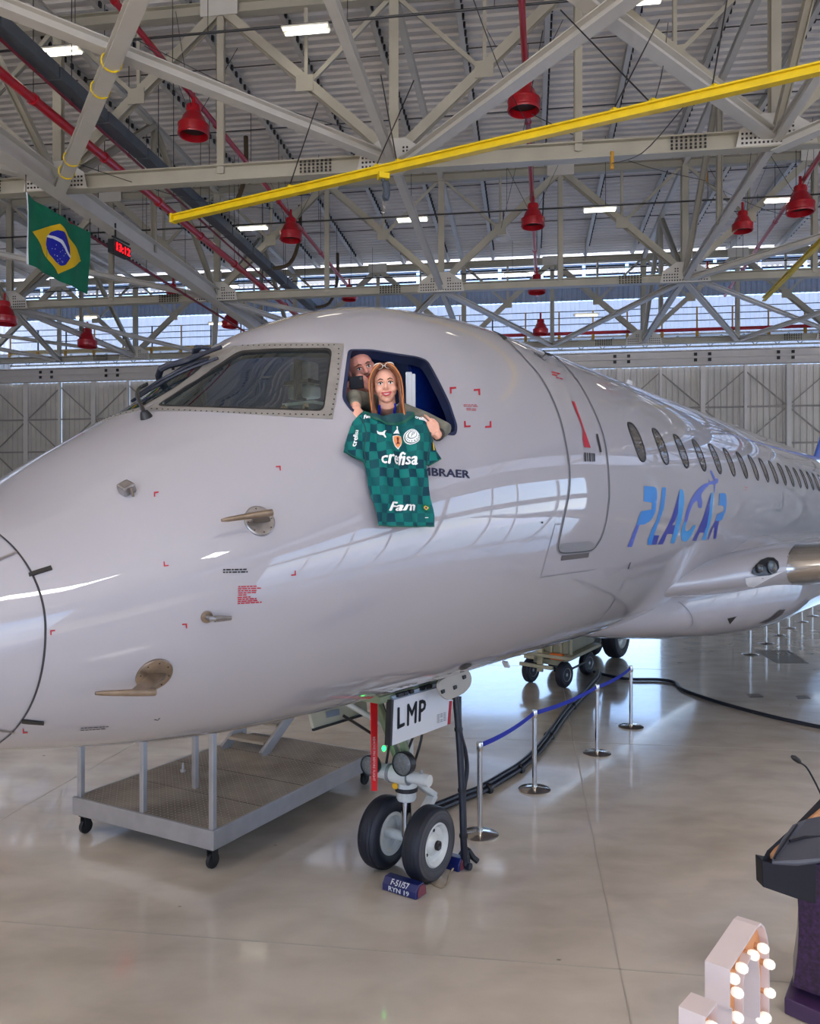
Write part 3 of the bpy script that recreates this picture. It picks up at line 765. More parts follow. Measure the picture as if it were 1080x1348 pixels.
# probes and sensors on the nose
FWD = -AU
def probe(cx, cy, r, tip, root, up_, label):
    p, n = hit(cx, cy); g = part('probe_plate', MB().lathe(p, [(r, -.02), (r, .006), (r*.93, .010), (0, .010)], n, 28), BARE if up_ else BRASS, plane, True, label=label)
    t = (FWD-n*FWD.dot(n)).normalized(); b = p+n*.01
    bl = MB(); y = n.cross(t)
    k_ = 0 if up_ else .035
    bl.prism([b-t*.055+y*.014, b+t*.03+y*.014, b+t*.03-y*.014, b-t*.055-y*.014], n*(.075+k_)+t*(.05+2*k_))
    part('probe_mast', bl, BRASS, g, bevel=.004)
    q = b+n*(.080+k_)+t*(.03+2*k_)
    part('pitot_tube', MB().tube([q-t*.06, q+t*.02, q+t*.17, q+t*.20], [.016, .016, .011, .007], 12), BRASS, g, True)
    sc = MB()
    for k in range(8): a = 2*pi*k/8; sc.lathe(p+n*.01+(t*cos(a)+y*sin(a))*r*.8, [(.004, 0), (.003, .002), (0, .002)], n, 6)
    s_ = part('screw', sc, BOLT, g); s_['kind'] = 'stuff'
probe(341.5, 686, .078, None, None, 1, 'round metal plate of the upper pitot probe')
probe(203, 888, .083, None, None, 0, 'brassy round plate of the lower pitot probe')
p, n = hit(272, 812)
g = part('vane_plate', MB().lathe(p, [(.028, 0), (.028, .008), (0, .01)], n, 20), BRASS, plane, True)
t = -(FWD-n*FWD.dot(n)).normalized()
part('angle_vane', MB().tube([p+n*.01, p+n*.04, p+n*.045+t*.03], .012, 8).tube([p+n*.045+t*.02, p+n*.045+t*.10], [.016, .010], 8), BARE, g, True)
p, n = hit(168, 648); t = (FWD-n*FWD.dot(n)).normalized(); y = n.cross(t)
part('temperature_probe', MB().prism([p+t*.03+y*.03, p-t*.035+y*.028, p-t*.032-y*.04, p+t*.032-y*.035], n*.045), BARE, plane, bevel=.008)
part('probe_post', MB().tube([p+y*.045, p+y*.045+n*.05], .006, 8), BRASS, plane)

# wipers
def wp(px, py, off): p, n = hit(px, py); return p+n*off
for (arm, blade) in (([(193, 550), (189, 541), (186, 530), (189, 521), (200, 514)], [(183, 523), (215, 503), (250, 484), (296, 466)]),
                     ([(126, 556), (150, 541), (178, 524), (192, 516)], [(190, 515), (222, 494), (262, 474), (283, 468)])):
    pts = [wp(x, y, .02+.03*min(1, i/2)) for i, (x, y) in enumerate(arm)]
    a = part('wiper_arm', MB().tube(smoothpath(pts, 5), .013, 8), DARK, plane, True)
    part('wiper_pivot', MB().lathe(hit(*arm[0])[0], [(.035, 0), (.03, .02), (.02, .04), (0, .045)], hit(*arm[0])[1], 14), BLK, a, True)
    pb = [wp(x, y, .05) for x, y in blade]
    part('wiper_blade', MB().tube(smoothpath(pb, 4), [.030]*4+[.022]*6+[.014]*3, 8), mat('wiper_navy', (22, 28, 46), .5), a, True)
    pb = [wp(x-6, y+11, .03) for x, y in blade]
    part('wiper_rubber', MB().tube(smoothpath(pb, 4), .010, 6), mat('wiper_navy', (22, 28, 46), .5), a, True)
# roof antennas
for s, h in ((5.2, .26), (11.5, .22)):
    part('antenna', MB().prism([A(s, -.012, 4.66), A(s+.3, -.012, 4.66), A(s+.34, -.012, 4.66+h), A(s+.18, -.012, 4.66+h)], AN*.024), WP, plane, bevel=.004)

# lettering
part('maker_lettering', textmesh('EMBRAER', quadmap((545.5, 614.2), (618.5, 619.4), (618.8, 629.8), (546, 625.2), lambda x, y: hit(x, y, .003)[0]), .035), mat('navy_letters', (24, 26, 62), .4), plane, label='navy maker name below the open cockpit window')
def L6(pts): return [(800+x/6, 620+y/6) for x, y in pts]
B1 = mat('letter_blue', (0, 120, 204), .35, coat=.15); B2 = mat('letter_deep_blue', (4, 30, 150), .35, coat=.15); B3 = mat('letter_sky', (30, 140, 212), .35, coat=.15); B4 = mat('letter_violet', (58, 84, 186), .35, coat=.15)
def letter(pieces, holes=()):
    first = None
    for pts, m in pieces:
        pp = L6(pts); hh = [L6(h) for h in holes if inpoly(h[0][0], h[0][1], pts) and inpoly(h[1][0], h[1][1], pts)]
        o = part('logo_letter', patch(pp, 5, .004, hh), m, first or plane, True); first = first or o
letter([([(288, 120), (365, 124), (384, 140), (390, 170), (389, 220), (383, 300), (372, 335), (350, 375), (322, 405), (290, 421), (252, 425), (226, 428), (240, 380), (264, 318), (348, 304), (352, 250), (284, 240)], B1), ([(226, 428), (252, 425), (190, 598), (155, 600)], B4)])
letter([([(430, 130), (460, 130), (456, 200), (445, 290), (405, 400), (365, 505), (345, 581), (315, 583), (318, 540), (345, 470), (385, 390), (412, 290), (424, 200)], B1), ([(365, 507), (406, 508), (385, 580), (345, 581)], B2)])
letter([([(570, 147), (580, 143), (592, 147), (600, 170), (605, 210), (603, 260), (590, 350), (560, 480), (525, 570), (498, 570), (516, 497), (528, 450), (542, 400), (556, 330), (560, 240)], B3), ([(566, 150), (560, 240), (556, 330), (543, 360), (530, 400), (512, 418), (508, 430), (530, 425), (520, 497), (470, 497), (435, 578), (395, 580), (450, 480), (505, 370), (545, 240)], B2)])
letter([([(800, 92), (775, 98), (750, 110), (700, 160), (660, 220), (635, 280), (617, 330), (605, 400), (625, 405), (650, 320), (675, 260), (700, 235), (712, 243), (718, 290), (742, 292), (748, 240), (738, 200), (745, 175), (770, 140), (800, 112)], B4), ([(605, 400), (590, 440), (577, 500), (585, 545), (608, 560), (635, 545), (662, 510), (690, 450), (696, 430), (676, 428), (655, 462), (630, 476), (614, 470), (612, 440), (625, 405)], B3)])
letter([([(845, 78), (852, 60), (868, 60), (876, 70), (874, 88), (858, 103), (835, 106), (800, 108), (796, 96), (815, 80)], B4), ([(838, 72), (810, 2), (816, -4), (824, 4), (852, 62)], B4), ([(838, 103), (852, 103), (846, 170), (841, 170)], B4), ([(796, 66), (801, 66), (806, 96), (803, 110), (799, 108)], B4)])
letter([([(818, 170), (826, 166), (833, 175), (836, 210), (825, 340), (805, 440), (775, 545), (745, 545), (762, 487), (785, 420), (802, 330)], B3), ([(816, 172), (802, 330), (785, 420), (779, 450), (770, 487), (725, 487), (700, 550), (668, 550), (710, 470), (755, 370), (785, 270)], B2)])
letter([([(885, 175), (925, 176), (938, 190), (942, 250), (935, 310), (905, 385), (880, 395), (850, 392), (865, 345), (915, 320), (918, 290), (912, 274), (878, 272)], B1), ([(850, 392), (880, 395), (855, 535), (835, 535), (848, 445), (834, 445), (800, 540), (787, 540), (815, 460)], B2)])

# ------------------------------------------------------------ belly fairing, wings, tail
def loft(secs, m, name, parent=plane, closed=True, smooth=True, caps=True, label=None):
    M = MB(); n = len(secs[0]); M.v = [p for s in secs for p in s]
    M.f = [(i*n+k, i*n+(k+1) % n, (i+1)*n+(k+1) % n, (i+1)*n+k) for i in range(len(secs)-1) for k in range(n if closed else n-1)]
    if caps: M.f += [tuple(range(n)), tuple(range((len(secs)-1)*n, len(secs)*n))]
    M.mi = [0]*len(M.f); part(name, M, m, parent, smooth, angle=50, label=label); return M
secs = []
for i in range(41):
    s = 3.0+i*.4; t = (s-3.0)/16.0; k = min(1, t/.24); k = sin(k*pi/2); k2 = min(1, (1-t)/.3); k2 = sin(k2*pi/2)
    e = k*k2; hw = .25+1.85*e; zb = 1.66-.36*e-.12*min(1, max(0, (t-.25)*3))*k2; zt = 1.9+1.0*e; zc = zb+(zt-zb)*.5
    sec = []
    for q in range(64):
        ph = 2*pi*q/64; cp, sp_ = cos(ph), sin(ph); ex = 2.5
        sec.append(A(s, hw*math.copysign(abs(cp)**(2/ex), cp), zc+(zt-zb)/2*math.copysign(abs(sp_)**(2/ex), sp_)))
    secs.append(sec)
FA = loft(secs, WHITE, 'belly_fairing')
def foil(w, sle, z, ht, ch, tw=0, x0=0., x1=1., n=18, ex=0):
    pts = []
    xs_ = [x0+(x1-x0)*(1-cos(pi*i/n))/2 if x0 == 0 else x0+(x1-x0)*i/n for i in range(n+1)]
    if x0 == 0: xs_ = [x1*(i/n)**1.8 for i in range(n+1)]
    f = lambda x: ht*10*(.2969*sqrt(x)-.126*x-.3516*x*x+.2843*x**3-.1015*x**4)+ex
    up_ = [A(sle+x*ch-ex*(1 if x == 0 else 0), w, z+f(x)) for x in reversed(xs_)]
    dn = [A(sle+x*ch-ex*(1 if x == 0 else 0), w, z-f(x)*.8) for x in xs_[1:]]
    return up_+dn
for sg in (1, -1):
    W_ = [(.9, 2.9, 2.22, .26, 9.5), (1.3, 3.75, 2.25, .31, 8.0), (1.6, 4.55, 2.29, .35, 6.9), (1.85, 5.25, 2.32, .36, 5.9), (2.1, 5.75, 2.35, .35, 5.3), (2.6, 6.05, 2.4, .32, 5.0), (4.5, 7.0, 2.55, .27, 4.1), (9, 9.4, 3.0, .15, 2.8), (13.5, 11.8, 3.5, .08, 1.5)]
    Mw = loft([foil(sg*a, b, c, d, e_) for a, b, c, d, e_ in W_], WHITE, 'wing')
    loft([foil(sg*a, b-.02, c, d, e_, x1=.13, ex=.012) for a, b, c, d, e_ in [(2.0, 5.58, 2.34, .355, 5.55)]+W_[4:]], CHROME, 'leading_edge', label='polished metal wing leading edge')
    if sg == 1: MW = Mw
    loft([foil(sg*a, b-.005, c, d, e_, x1=.135, ex=.006) for a, b, c, d, e_ in [(1.985, 5.55, 2.338, .357, 5.6), (2.01, 5.60, 2.34, .355, 5.55)]], BLK, 'wing_seam')
    loft([foil(sg*a, b, c, d, e_) for a, b, c, d, e_ in [(.1, 27.0, 3.7, .2, 3.4), (5, 30.2, 4.1, .1, 1.5)]], WHITE, 'tailplane')
BLUET = mat('tail_blue', (16, 84, 196), .3, coat=.8)
fin = []
for z, sle, ch, ht in ((4.30, 20.2, 10.5, .10), (4.9, 21.6, 8.6, .16), (5.6, 22.9, 7.0, .18), (8, 25.6, 5.2, .16), (10.6, 28.4, 3.4, .1)):
    base = foil(0, sle, 0, ht, ch); fin.append([A((p-NG).dot(AU), p.z, z) for p in base])
loft(fin, BLUET, 'tail_fin', label='blue tail fin')
allv = hull.v+FA.v+MW.v; allf = list(hull.f)+[tuple(len(hull.v)+i for i in f) for f in FA.f]+[tuple(len(hull.v)+len(FA.v)+i for i in f) for f in MW.f]
BV2 = BVHTree.FromPolygons(allv, allf)
def hit2(px, py, off=0.):
    d = ray(px, py).normalized(); loc, n, i, t = BV2.ray_cast(CAMP, d)
    if loc is None: return hit(px, py, off)
    if n.dot(d) > 0: n = -n
    return loc+n*off, n
f2 = lambda x, y, o: hit2(x, y, o)[0]
# landing lights in the wing root
LP = [(989.5, 751), (993, 745), (1001, 738), (1010, 734.5), (1018, 735), (1024, 740), (1025, 748), (1021, 754), (1012, 757), (998, 758), (990, 756)]
ll = part('landing_light', patch(LP, 2.5, .016, f=f2), mat('lamp_well', (46, 46, 50), .3, .5), plane, True, label='oval landing light window in the wing root')
for cx, cy, r in ((998, 749, .055), (1014, 747, .085)):
    p, n = hit2(cx, cy); d = (CAMP-p).normalized(); d = (n*.6+FWD*.8).normalized()
    l = part('lamp_reflector', MB().lathe(p+n*.018, [(r, 0), (r, .02), (r*.9, .022), (r*.7, .012), (0, .004)], n, 20), mat('reflector', (96, 98, 100), .3, .8), ll, True)
part('root_panel', patch([(981, 761), (1004, 758), (1025, 753.5), (1032, 752), (1012, 762), (992, 773), (985, 772), (982, 768)], 5, .006, f=f2), WP, plane, True)
part('belly_vent', patch([(957.5, 814), (970, 811), (961, 821.5)], 4, .006, f=f2), INK, plane)
part('belly_scoop', patch([(998, 820), (1012, 815), (1021, 807), (1026, 802.5), (1034, 802), (1030, 808), (1020, 815), (1008, 820)], 4, .006, f=f2), SEAMD, plane)
part('panel_line', ribbon([hit2(*q) for q in smooth2([(893, 792), (900, 797), (908, 806), (912, 816), (910, 824), (900, 830), (882, 835), (860, 837)], 5)], .012, .004), SEAM, plane)

# ------------------------------------------------------------ undercarriage
def onplane(px, py, w): d = ray(px, py); t = (NG.dot(AN)+w)/(d.dot(AN)); return CAMP+d*t
TYRE = mat('tyre_rubber', (30, 32, 44), .55, var=.35, vscale=6, bump=.2, bscale=60)
SIDEW = mat('tyre_sidewall', (78, 76, 80), .7, var=.15, vscale=10)
GEARW = mat('gear_white', (212, 212, 208), .35, coat=.3, var=.08, vscale=12)
GEARG = mat('gear_primer', (128, 138, 110), .5, var=.15)
def wheel(s, w, r, wd, out, parent):
    c = A(s, w, r); a = AN*out; h = wd/2
    t = part('tyre', MB().lathe(c, [(r*.58, -h*.8), (r*.66, -h*.98), (r*.82, -h), (r*.93, -h*.82), (r*.985, -h*.5), (r, -h*.2), (r, h*.2), (r*.985, h*.5), (r*.93, h*.82), (r*.82, h), (r*.66, h*.98), (r*.58, h*.8), (r*.58, -h*.8)], a, 48, cap=False), TYRE, parent, True)
    for q in (-.55, -.2, .2, .55):
        part('tread_groove', MB().lathe(c, [(r*1.001, h*(q-.035)), (r*1.001, h*(q+.035))], a, 48, cap=False) if abs(q) < .5 else MB().lathe(c, [(r*.986, h*(q-.04)), (r*.978, h*(q+.04))], a, 48, cap=False), BLK, t)
    part('sidewall', MB().lathe(c, [(r*.60, h*.9), (r*.68, h*1.0), (r*.80, h*1.02), (r*.90, h*.90)], a, 48, cap=False), SIDEW, t, True)
    k = part('wheel_rim', MB().lathe(c, [(r*.1, -h*.2), (r*.45, -h*.35), (r*.5, -h*.9), (r*.59, -h*.9), (r*.59, h*.85), (r*.55, h*.92), (r*.50, h*.80), (r*.46, h*.55), (r*.30, h*.45), (r*.22, h*.7), (r*.16, h*.85), (0, h*.86)], a, 40), GEARW, parent, True)
    hub = part('hub_cap', MB().lathe(c, [(r*.13, h*.8), (r*.13, h*1.08), (r*.10, h*1.12), (r*.05, h*1.05), (0, h*1.05)], a, 16), DARK, k, True)
    x = a.cross(UPZ).normalized(); y = a.cross(x)
    for j in range(3):
        th = 2*pi*j/3+.5; part('wheel_bolt', MB().lathe(c+(x*cos(th)+y*sin(th))*r*.38+a*h*.45, [(r*.045, 0), (r*.045, h*.1), (0, h*.1)], a, 10), INK, k)
ng = part('nose_gear', MB().lathe(A(0, 0, .62), [(.075, 0), (.085, .02), (.085, .10), (.095, .12), (.095, .2), (.06, .22), (.06, .75), (.085, .78), (.085, 1.15)], (0, 0, 1), 24), GEARW, plane, True, label='white nose landing gear leg')
part('oleo_piston', MB().lathe(A(0, 0, .30), [(.045, 0), (.045, .34)], (0, 0, 1), 20), CHROME, ng, True)
part('axle', MB().tube([A(0, -.30, .305), A(0, .30, .305)], .045, 16), GEARW, ng, True)
for sg in (1, -1): wheel(0, .225*sg, .305, .19, sg, ng)
part('steering_cylinder', MB().tube([A(-.1, -.27, .86), A(-.1, -.10, .86)], .062, 20).tube([A(-.1, .08, .86), A(-.1, .30, .86)], .048, 20).tube([A(-.1, -.12, .86), A(-.1, .1, .86)], .075, 20), GEARW, ng, True)
part('clamp_ring', MB().tube([A(-.1, -.10, .86), A(-.1, -.07, .86)], .082, 20).tube([A(-.1, .07, .86), A(-.1, .10, .86)], .072, 20).tube([A(-.1, .22, .90), A(-.1, .22, .94)], .01, 8), mat('clamp_grey', (150, 152, 156), .4, .5), ng, True)
part('torque_link', MB().beam(A(.05, .02, .78), A(.34, .05, .58), .09, .05).beam(A(.34, .05, .58), A(.05, .03, .34), .09, .05).tube([A(.09, -.05, .77), A(.09, .12, .77)], .05, 16), GEARW, ng, bevel=.01)
part('placard', MB().lathe(A(0, 0, .70), [(.097, 0), (.097, .035)], (0, 0, 1), 24), INK, ng)
part('drag_brace', MB().beam(A(-.06, -.04, .95), A(-.42, -.08, 1.72), .06, .05).beam(A(-.06, .06, .95), A(-.40, .10, 1.72), .06, .05), GEARG, ng, bevel=.01)
for (s, w, z, r) in ((-.22, .12, 1.0, .098), (-.22, -.22, .93, .085)):
    d = (FWD+UPZ*.05).normalized(); c = A(s, w, z)
    t = part('taxi_light', MB().lathe(c, [(r*.5, -.09), (r*.95, -.05), (r, 0), (r, .02), (r*.93, .028), (r*.93, .0)], d, 28), DARK, ng, True)
    part('lamp_glass', MB().lathe(c, [(r*.93, .012), (r*.6, .022), (0, .026)], d, 28), mat('lamp_face', (116, 120, 122), .3, .3, var=.3, vscale=60), t, True)
part('indicator_lamp', MB().ell(A(-.24, -.06, 1.10), (.017, .017, .024)), mat('green_lamp', (30, 255, 90), .3, emit=4), ng, True, label='small glowing green lamp')
part('reflector_button', MB().lathe(A(-.11, -.04, .76), [(.03, 0), (.022, .012), (0, .014)], FWD, 16), mat('amber', (230, 170, 30), .3), ng, True)
for k, (a, b_) in enumerate((((-.10, .05, 1.0), (-.02, .10, 1.55)), ((-.05, .09, .9), (.06, .1, 1.5)), ((-.15, -.1, .95), (-.2, -.12, 1.5)))):
    m_ = [(a[i]+b_[i])/2+(.06 if i == 1 else 0) for i in range(3)]
    part('hydraulic_hose', MB().tube(smoothpath([A(*a), A(*m_), A(*b_)], 6), .011, 8), BLK, ng, True)
part('actuator', MB().tube([A(.02, -.05, 1.15), A(-.5, -.24, 1.5)], .025, 10), GEARW, ng, True)
# gear doors
def panel_w(pts, w, th, step=10):
    return patch(pts, step, 0, (), th, f=lambda x, y, o: onplane(x, y, w)+AN*o)
DP = [(518.8, 921.6), (576.4, 905.3), (578, 910), (581.5, 916), (586, 920.5), (590.6, 922.6), (596.7, 921.5), (592.7, 953), (516.3, 981.6), (517.5, 950)]
gd = part('gear_door', panel_w(DP, .32, .03), WP, plane, label='white nose gear door with black registration letters')
part('door_edge', MB().add([onplane(x, y, .321)-AN*o for o in (0, .05) for x, y in ((518.8, 921.6), (517.5, 950), (516.3, 981.6), (513.5, 982), (514.8, 950), (516, 922))], [(0, 1, 4, 5), (1, 2, 3, 4), (6, 11, 10, 7), (7, 10, 9, 8), (0, 6, 7, 1), (1, 7, 8, 2), (5, 4, 10, 11), (4, 3, 9, 10)]), BLK, gd)
for ch, q in (('L', ((523.4, 931.5), (533, 929), (533.2, 955.5), (523.2, 960.5))), ('M', ((536.2, 926.8), (549.6, 922.5), (548.6, 951.8), (536, 956.2))), ('P', ((552, 922), (561.5, 919.8), (561, 946.5), (551.2, 950.8)))):
    part('door_letter', textmesh(ch, quadmap(*q, lambda x, y: onplane(x, y, .323)), .03), INK, gd)
part('door_stripe', panel_w([(592, 922.8), (595.5, 922.5), (593, 953.2), (589.6, 954)], .323, .002, 5), REDM, gd, label='red stripe at the end of the gear door')
lm = MB()
for i in range(6):
    for j in range(3):
        if (i*j) % 4 != 3: x0 = 575.5+j*4.3; y0 = 941+i*2-(j*1.3); patch([(x0, y0), (x0+3.4, y0-1.1), (x0+3.4, y0-.2), (x0, y0+.9)], 9, 0, f=lambda x, y, o: onplane(x, y, .3225), M=lm)
o = part('small_print', lm, mat('print_grey', (120, 120, 124), .5), gd); o['kind'] = 'stuff'
hg = part('door_hinge_bay', panel_w([(516, 917), (577, 899), (577, 904.5), (518.8, 920.5)], .30, .02, 6), mat('hinge_pale', (170, 184, 200), .4), plane)
for x0, x1 in ((525, 532), (533, 538), (541, 545.5), (556, 560), (561.5, 569.5)):
    sl_ = -.285; y0 = 914.4+(x0-519)*sl_
    part('hinge_block', panel_w([(x0, y0+1), (x1, y0+1+(x1-x0)*sl_), (x1, y0+5.6+(x1-x0)*sl_), (x0, y0+5.6)], .325, .03, 8), INK, hg)
part('bay_liner', MB().box(A(-.15, 0, 1.63), (.56, 1.2, .05), -TH), GEARG, plane)
sd = part('gear_door', panel_w([(408, 936), (482, 918), (484, 939), (414, 960.5)], -.30, .03), mat('door_inner', (178, 176, 158), .5), plane, label='beige inner face of the far nose gear door')
part('door_placard', panel_w([(430, 937), (447, 933.5), (447.5, 941), (431, 945)], -.285, .004, 8), mat('plq', (120, 130, 146), .4), sd)
part('door_edge', panel_w([(413, 960), (484, 938.5), (484.3, 941), (413.5, 962.5)], -.28, .02, 8), INK, sd)
part('door_rod', MB().tube([onplane(452, 942, -.2), onplane(465, 950, -.15), onplane(490, 966, -.05)], .012, 8), DARK, sd)
OV = rounded([(578, 897.5), (611, 878.5), (619, 884), (621.5, 893), (620, 903), (611, 913), (590, 922), (582.5, 917), (577.5, 907)], 5)
od = part('access_door', panel_w(OV, .47, .02, 8), mat('access_grey', (176, 170, 162), .45), plane, bevel=.003, label='grey oval ground power access door hanging open')
for x, y in ((584, 911), (600, 905.5), (612, 892)):
    part('latch', panel_w([(x-2, y-2), (x+2, y-3.5), (x+2.4, y+.5), (x-1, y+2.5)], .482, .02, 8), INK, od)
# ventral antenna and drain
p, n = hit(622, 886); part('antenna', MB().beam(onplane(665, 871, .1), onplane(668, 878, .1), .06, .02), WP, plane)
part('oval_cover', patch([(605, 879), (612, 873.5), (620, 872.5), (621, 875), (614, 880), (606, 882)], 4, .005), SEAMD, plane)
# main gear
for sg in (-1, 1):
    mg = part('main_gear', MB().tube([A(11.35, 2.55*sg, .5), A(11.35, 2.75*sg, 2.4)], .10, 16), GEARW, plane, True)
    for dw in (-.28, .28): wheel(11.35, 2.67*sg+dw, .5, .34, (1 if dw > 0 else -1), mg)
    part('axle', MB().tube([A(11.35, 2.67*sg-.4, .5), A(11.35, 2.67*sg+.4, .5)], .07, 14), GEARW, mg, True)
# remove-before-flight streamer
rb = onplane(490.5, 926, .12); rt = onplane(492, 1040, .12)
rm = part('warning_streamer', MB().add([onplane(x, y, .12)+AN*o for o in (0, .006) for x, y in ((487.5, 924), (496.5, 924), (496.5, 980), (496, 1041), (489, 1041), (488.5, 980))], [(0, 1, 2, 5), (5, 2, 3, 4), (6, 11, 8, 7), (11, 10, 9, 8), (0, 6, 7, 1), (1, 7, 8, 2), (2, 8, 9, 3), (3, 9, 10, 4), (4, 10, 11, 5), (5, 11, 6, 0)]), mat('streamer_red', (216, 12, 24), .6), plane, label='long red warning streamer with white print')
part('streamer_print', textmesh('REMOVE PIN BEFORE FLIGHT', lambda x, y: onplane(491+y*3.2, 970+x*58, .13), .01), mat('print_white', (240, 240, 240), .5), rm)

dl = bpy.data.lights.new('cockpit_fill', 'POINT'); dl.energy = 34; dl.shadow_soft_size = .08; dl.color = (.85, .92, 1)  # fill light added to brighten the cockpit interior, no lamp seen there
do = bpy.data.objects.new('cockpit_fill', dl); COL.objects.link(do); do.location = A(-1.0, 0, 4.2)

# ------------------------------------------------------------ overhead: pipes, deluge nozzles, duct, rails, lamps
def lerp(a, b, t): return Vector(a)+(Vector(b)-Vector(a))*t
def through(p, q, y0, y1):
    p = Vector(p); q = Vector(q); d = (q-p)/(q.y-p.y); return p+d*(y0-p.y), p+d*(y1-p.y)
def atz(px, py, z): return at(px, py, (z-EYE)*FPX/(HOR-py))
def pipe(name, label, p, q, z, r, y0, y1, m=RED, clamps=True):
    a, b_ = through(atz(*p, z), atz(*q, z), y0, y1)
    t = thing(name, label, 'pipe', a)
    part('pipe_run', MB().tube([a, b_], r, 14), m, t, True)
    n = int((b_.y-a.y)/3.1)
    for i in range(n):
        c = lerp(a, b_, (i+.5)/n); d = (b_-a).normalized()
        part('coupling', MB().tube([c-d*.06, c+d*.06], r*1.25, 12), m, t, True)
        part('hanger_rod', MB().tube([c, Vector((c.x, c.y, ZT+.6))], .012, 5), DARK, t)
    return a, b_
P1 = pipe('fire_main', 'thick red fire pipe slanting down from the left edge towards the cockpit roof', (0, 95), (385, 410), 13.6, .125, 9, 46)
P2 = pipe('sprinkler_pipe', 'red pipe from the top left carrying red bells, right of the grey duct', (150, 0), (465, 385), 15.5, .085, 12, 46.5)
P3 = pipe('sprinkler_pipe', 'red pipe running straight away above the middle, over the fuselage', (687, 0), (707, 380), 15.6, .085, 12, 46.5)
P4 = pipe('sprinkler_pipe', 'red pipe slanting in from the right edge beside two red bells', (1080, 205), (985, 345), 15.6, .085, 20, 46.5)
P5 = pipe('sprinkler_pipe', 'thin dark red pipe behind the flag and clock at the left', (115, 308), (320, 435), 12.35, .05, 26, 46, mat('dark_red', (120, 16, 34), .4))
P6 = pipe('sprinkler_pipe', 'thin dark red pipe running along the underside of the grey duct', (4, 55), (240, 268), 14.0, .04, 14, 42, mat('dark_red', (120, 16, 34), .4))
a, b_ = through(atz(30, 60, 14.3), atz(390, 385, 14.3), 14, 46)
dt = thing('air_duct', 'square blue-grey air duct slanting away at the upper left', 'duct', a)
nseg = 14
for i in range(nseg):
    p = lerp(a, b_, i/nseg); q = lerp(a, b_, (i+.97)/nseg); part('duct_section', MB().beam(p, q, .42, .34), DUCT, dt, bevel=.02)
    if i % 3 == 1 and i > 5: part('bracket_arm', MB().tube(smoothpath([p+Vector((0, 0, -.1)), p+Vector((.9, .6, .3)), p+Vector((1.3, 1.0, 1.6)), p+Vector((1.3, 1.2, 3.2))], 4), .09, 8), mat('bracket_brown', (92, 76, 54), .5, .3), dt, True)
# bells
def bell_parts(t, c, W, wires=True):
    k = W/.9
    pr = [(.13, .62), (.20, .60), (.22, .50), (.21, .40), (.30, .28), (.41, .02), (.45, -.02), (.45, -.26), (.43, -.30), (.41, -.28), (.40, -.05), (.25, .1), (0, .15)]
    part('bell_shell', MB().lathe(c, [(r*k, z*k) for r, z in pr], (0, 0, 1), 28), RED, t, True)
    part('bell_rib', MB().lathe(c, [(.455*k, -.04*k), (.465*k, 0), (.455*k, .03*k)], (0, 0, 1), 28, cap=False).lathe(c, [(.455*k, -.27*k), (.468*k, -.25*k), (.455*k, -.23*k)], (0, 0, 1), 28, cap=False), RED, t, True)
    part('mouth_disc', MB().lathe(c, [(.38*k, -.1*k), (0, -.07*k)], (0, 0, 1), 24), BOLT, t)  # dark disc set inside the bell mouth
    part('drop_pipe', MB().tube([c+Vector((0, 0, .55*k)), c+Vector((0, 0, .62*k+.35))], .05, 10), RED, t, True)
    if wires:
        wr = MB()
        for i in range(3):
            th = 2*pi*i/3+.4; wr.tube([c+Vector((cos(th)*.2, sin(th)*.2, .45))*k, c+Vector((cos(th)*1.3, sin(th)*1.3, 2.6))], .009, 4)
        part('guy_wire', wr, DARK, t)
BELLS = [(255, 166, 24.3, .9, 'large red bell nozzle left of the centre, nearest under the top left trusses'), (690, 133, 23.1, .9, 'large red bell nozzle right above the yellow rail, top middle'),
 (383, 307, 33.6, .9, 'red bell nozzle above the cockpit windshield'), (702, 289, 32.0, .9, 'red bell nozzle on the middle pipe under the long truss chord'),
 (1054, 269, 30.6, 1.0, 'red bell nozzle at the right edge, larger of the two there'), (978, 296, 33.0, .8, 'narrow red bell nozzle just left of the bell at the right edge'),
 (707, 378, 41.0, .9, 'small red bell nozzle over the cabin door, in front of the grey cladding'), (303, 424, 41.0, .8, 'small red bell nozzle hanging just left of the cockpit roof'),
 (228, 386, 44.0, .7, 'small red bell nozzle right of the flag'), (460, 389, 43.0, .75, 'small red bell nozzle peeping over the cockpit roof'),
 (932, 362, 43.0, .55, 'tiny red bell nozzle near the right truss node'), (115, 449, 44.0, 1.0, 'red bell nozzle in front of the left walkway'),
 (6, 417, 36.0, 1.0, 'red bell nozzle cut by the left edge of the picture'), (712, 434, 43.5, .8, 'red bell nozzle beside the walkway above the roof line of the cabin')]
for (x, y, Y, W, lab) in BELLS:
    c = at(x, y, Y); t = thing('deluge_bell', lab, 'fire nozzle', c, 'red foam bells under the roof'); bell_parts(t, c, W, Y < 35)
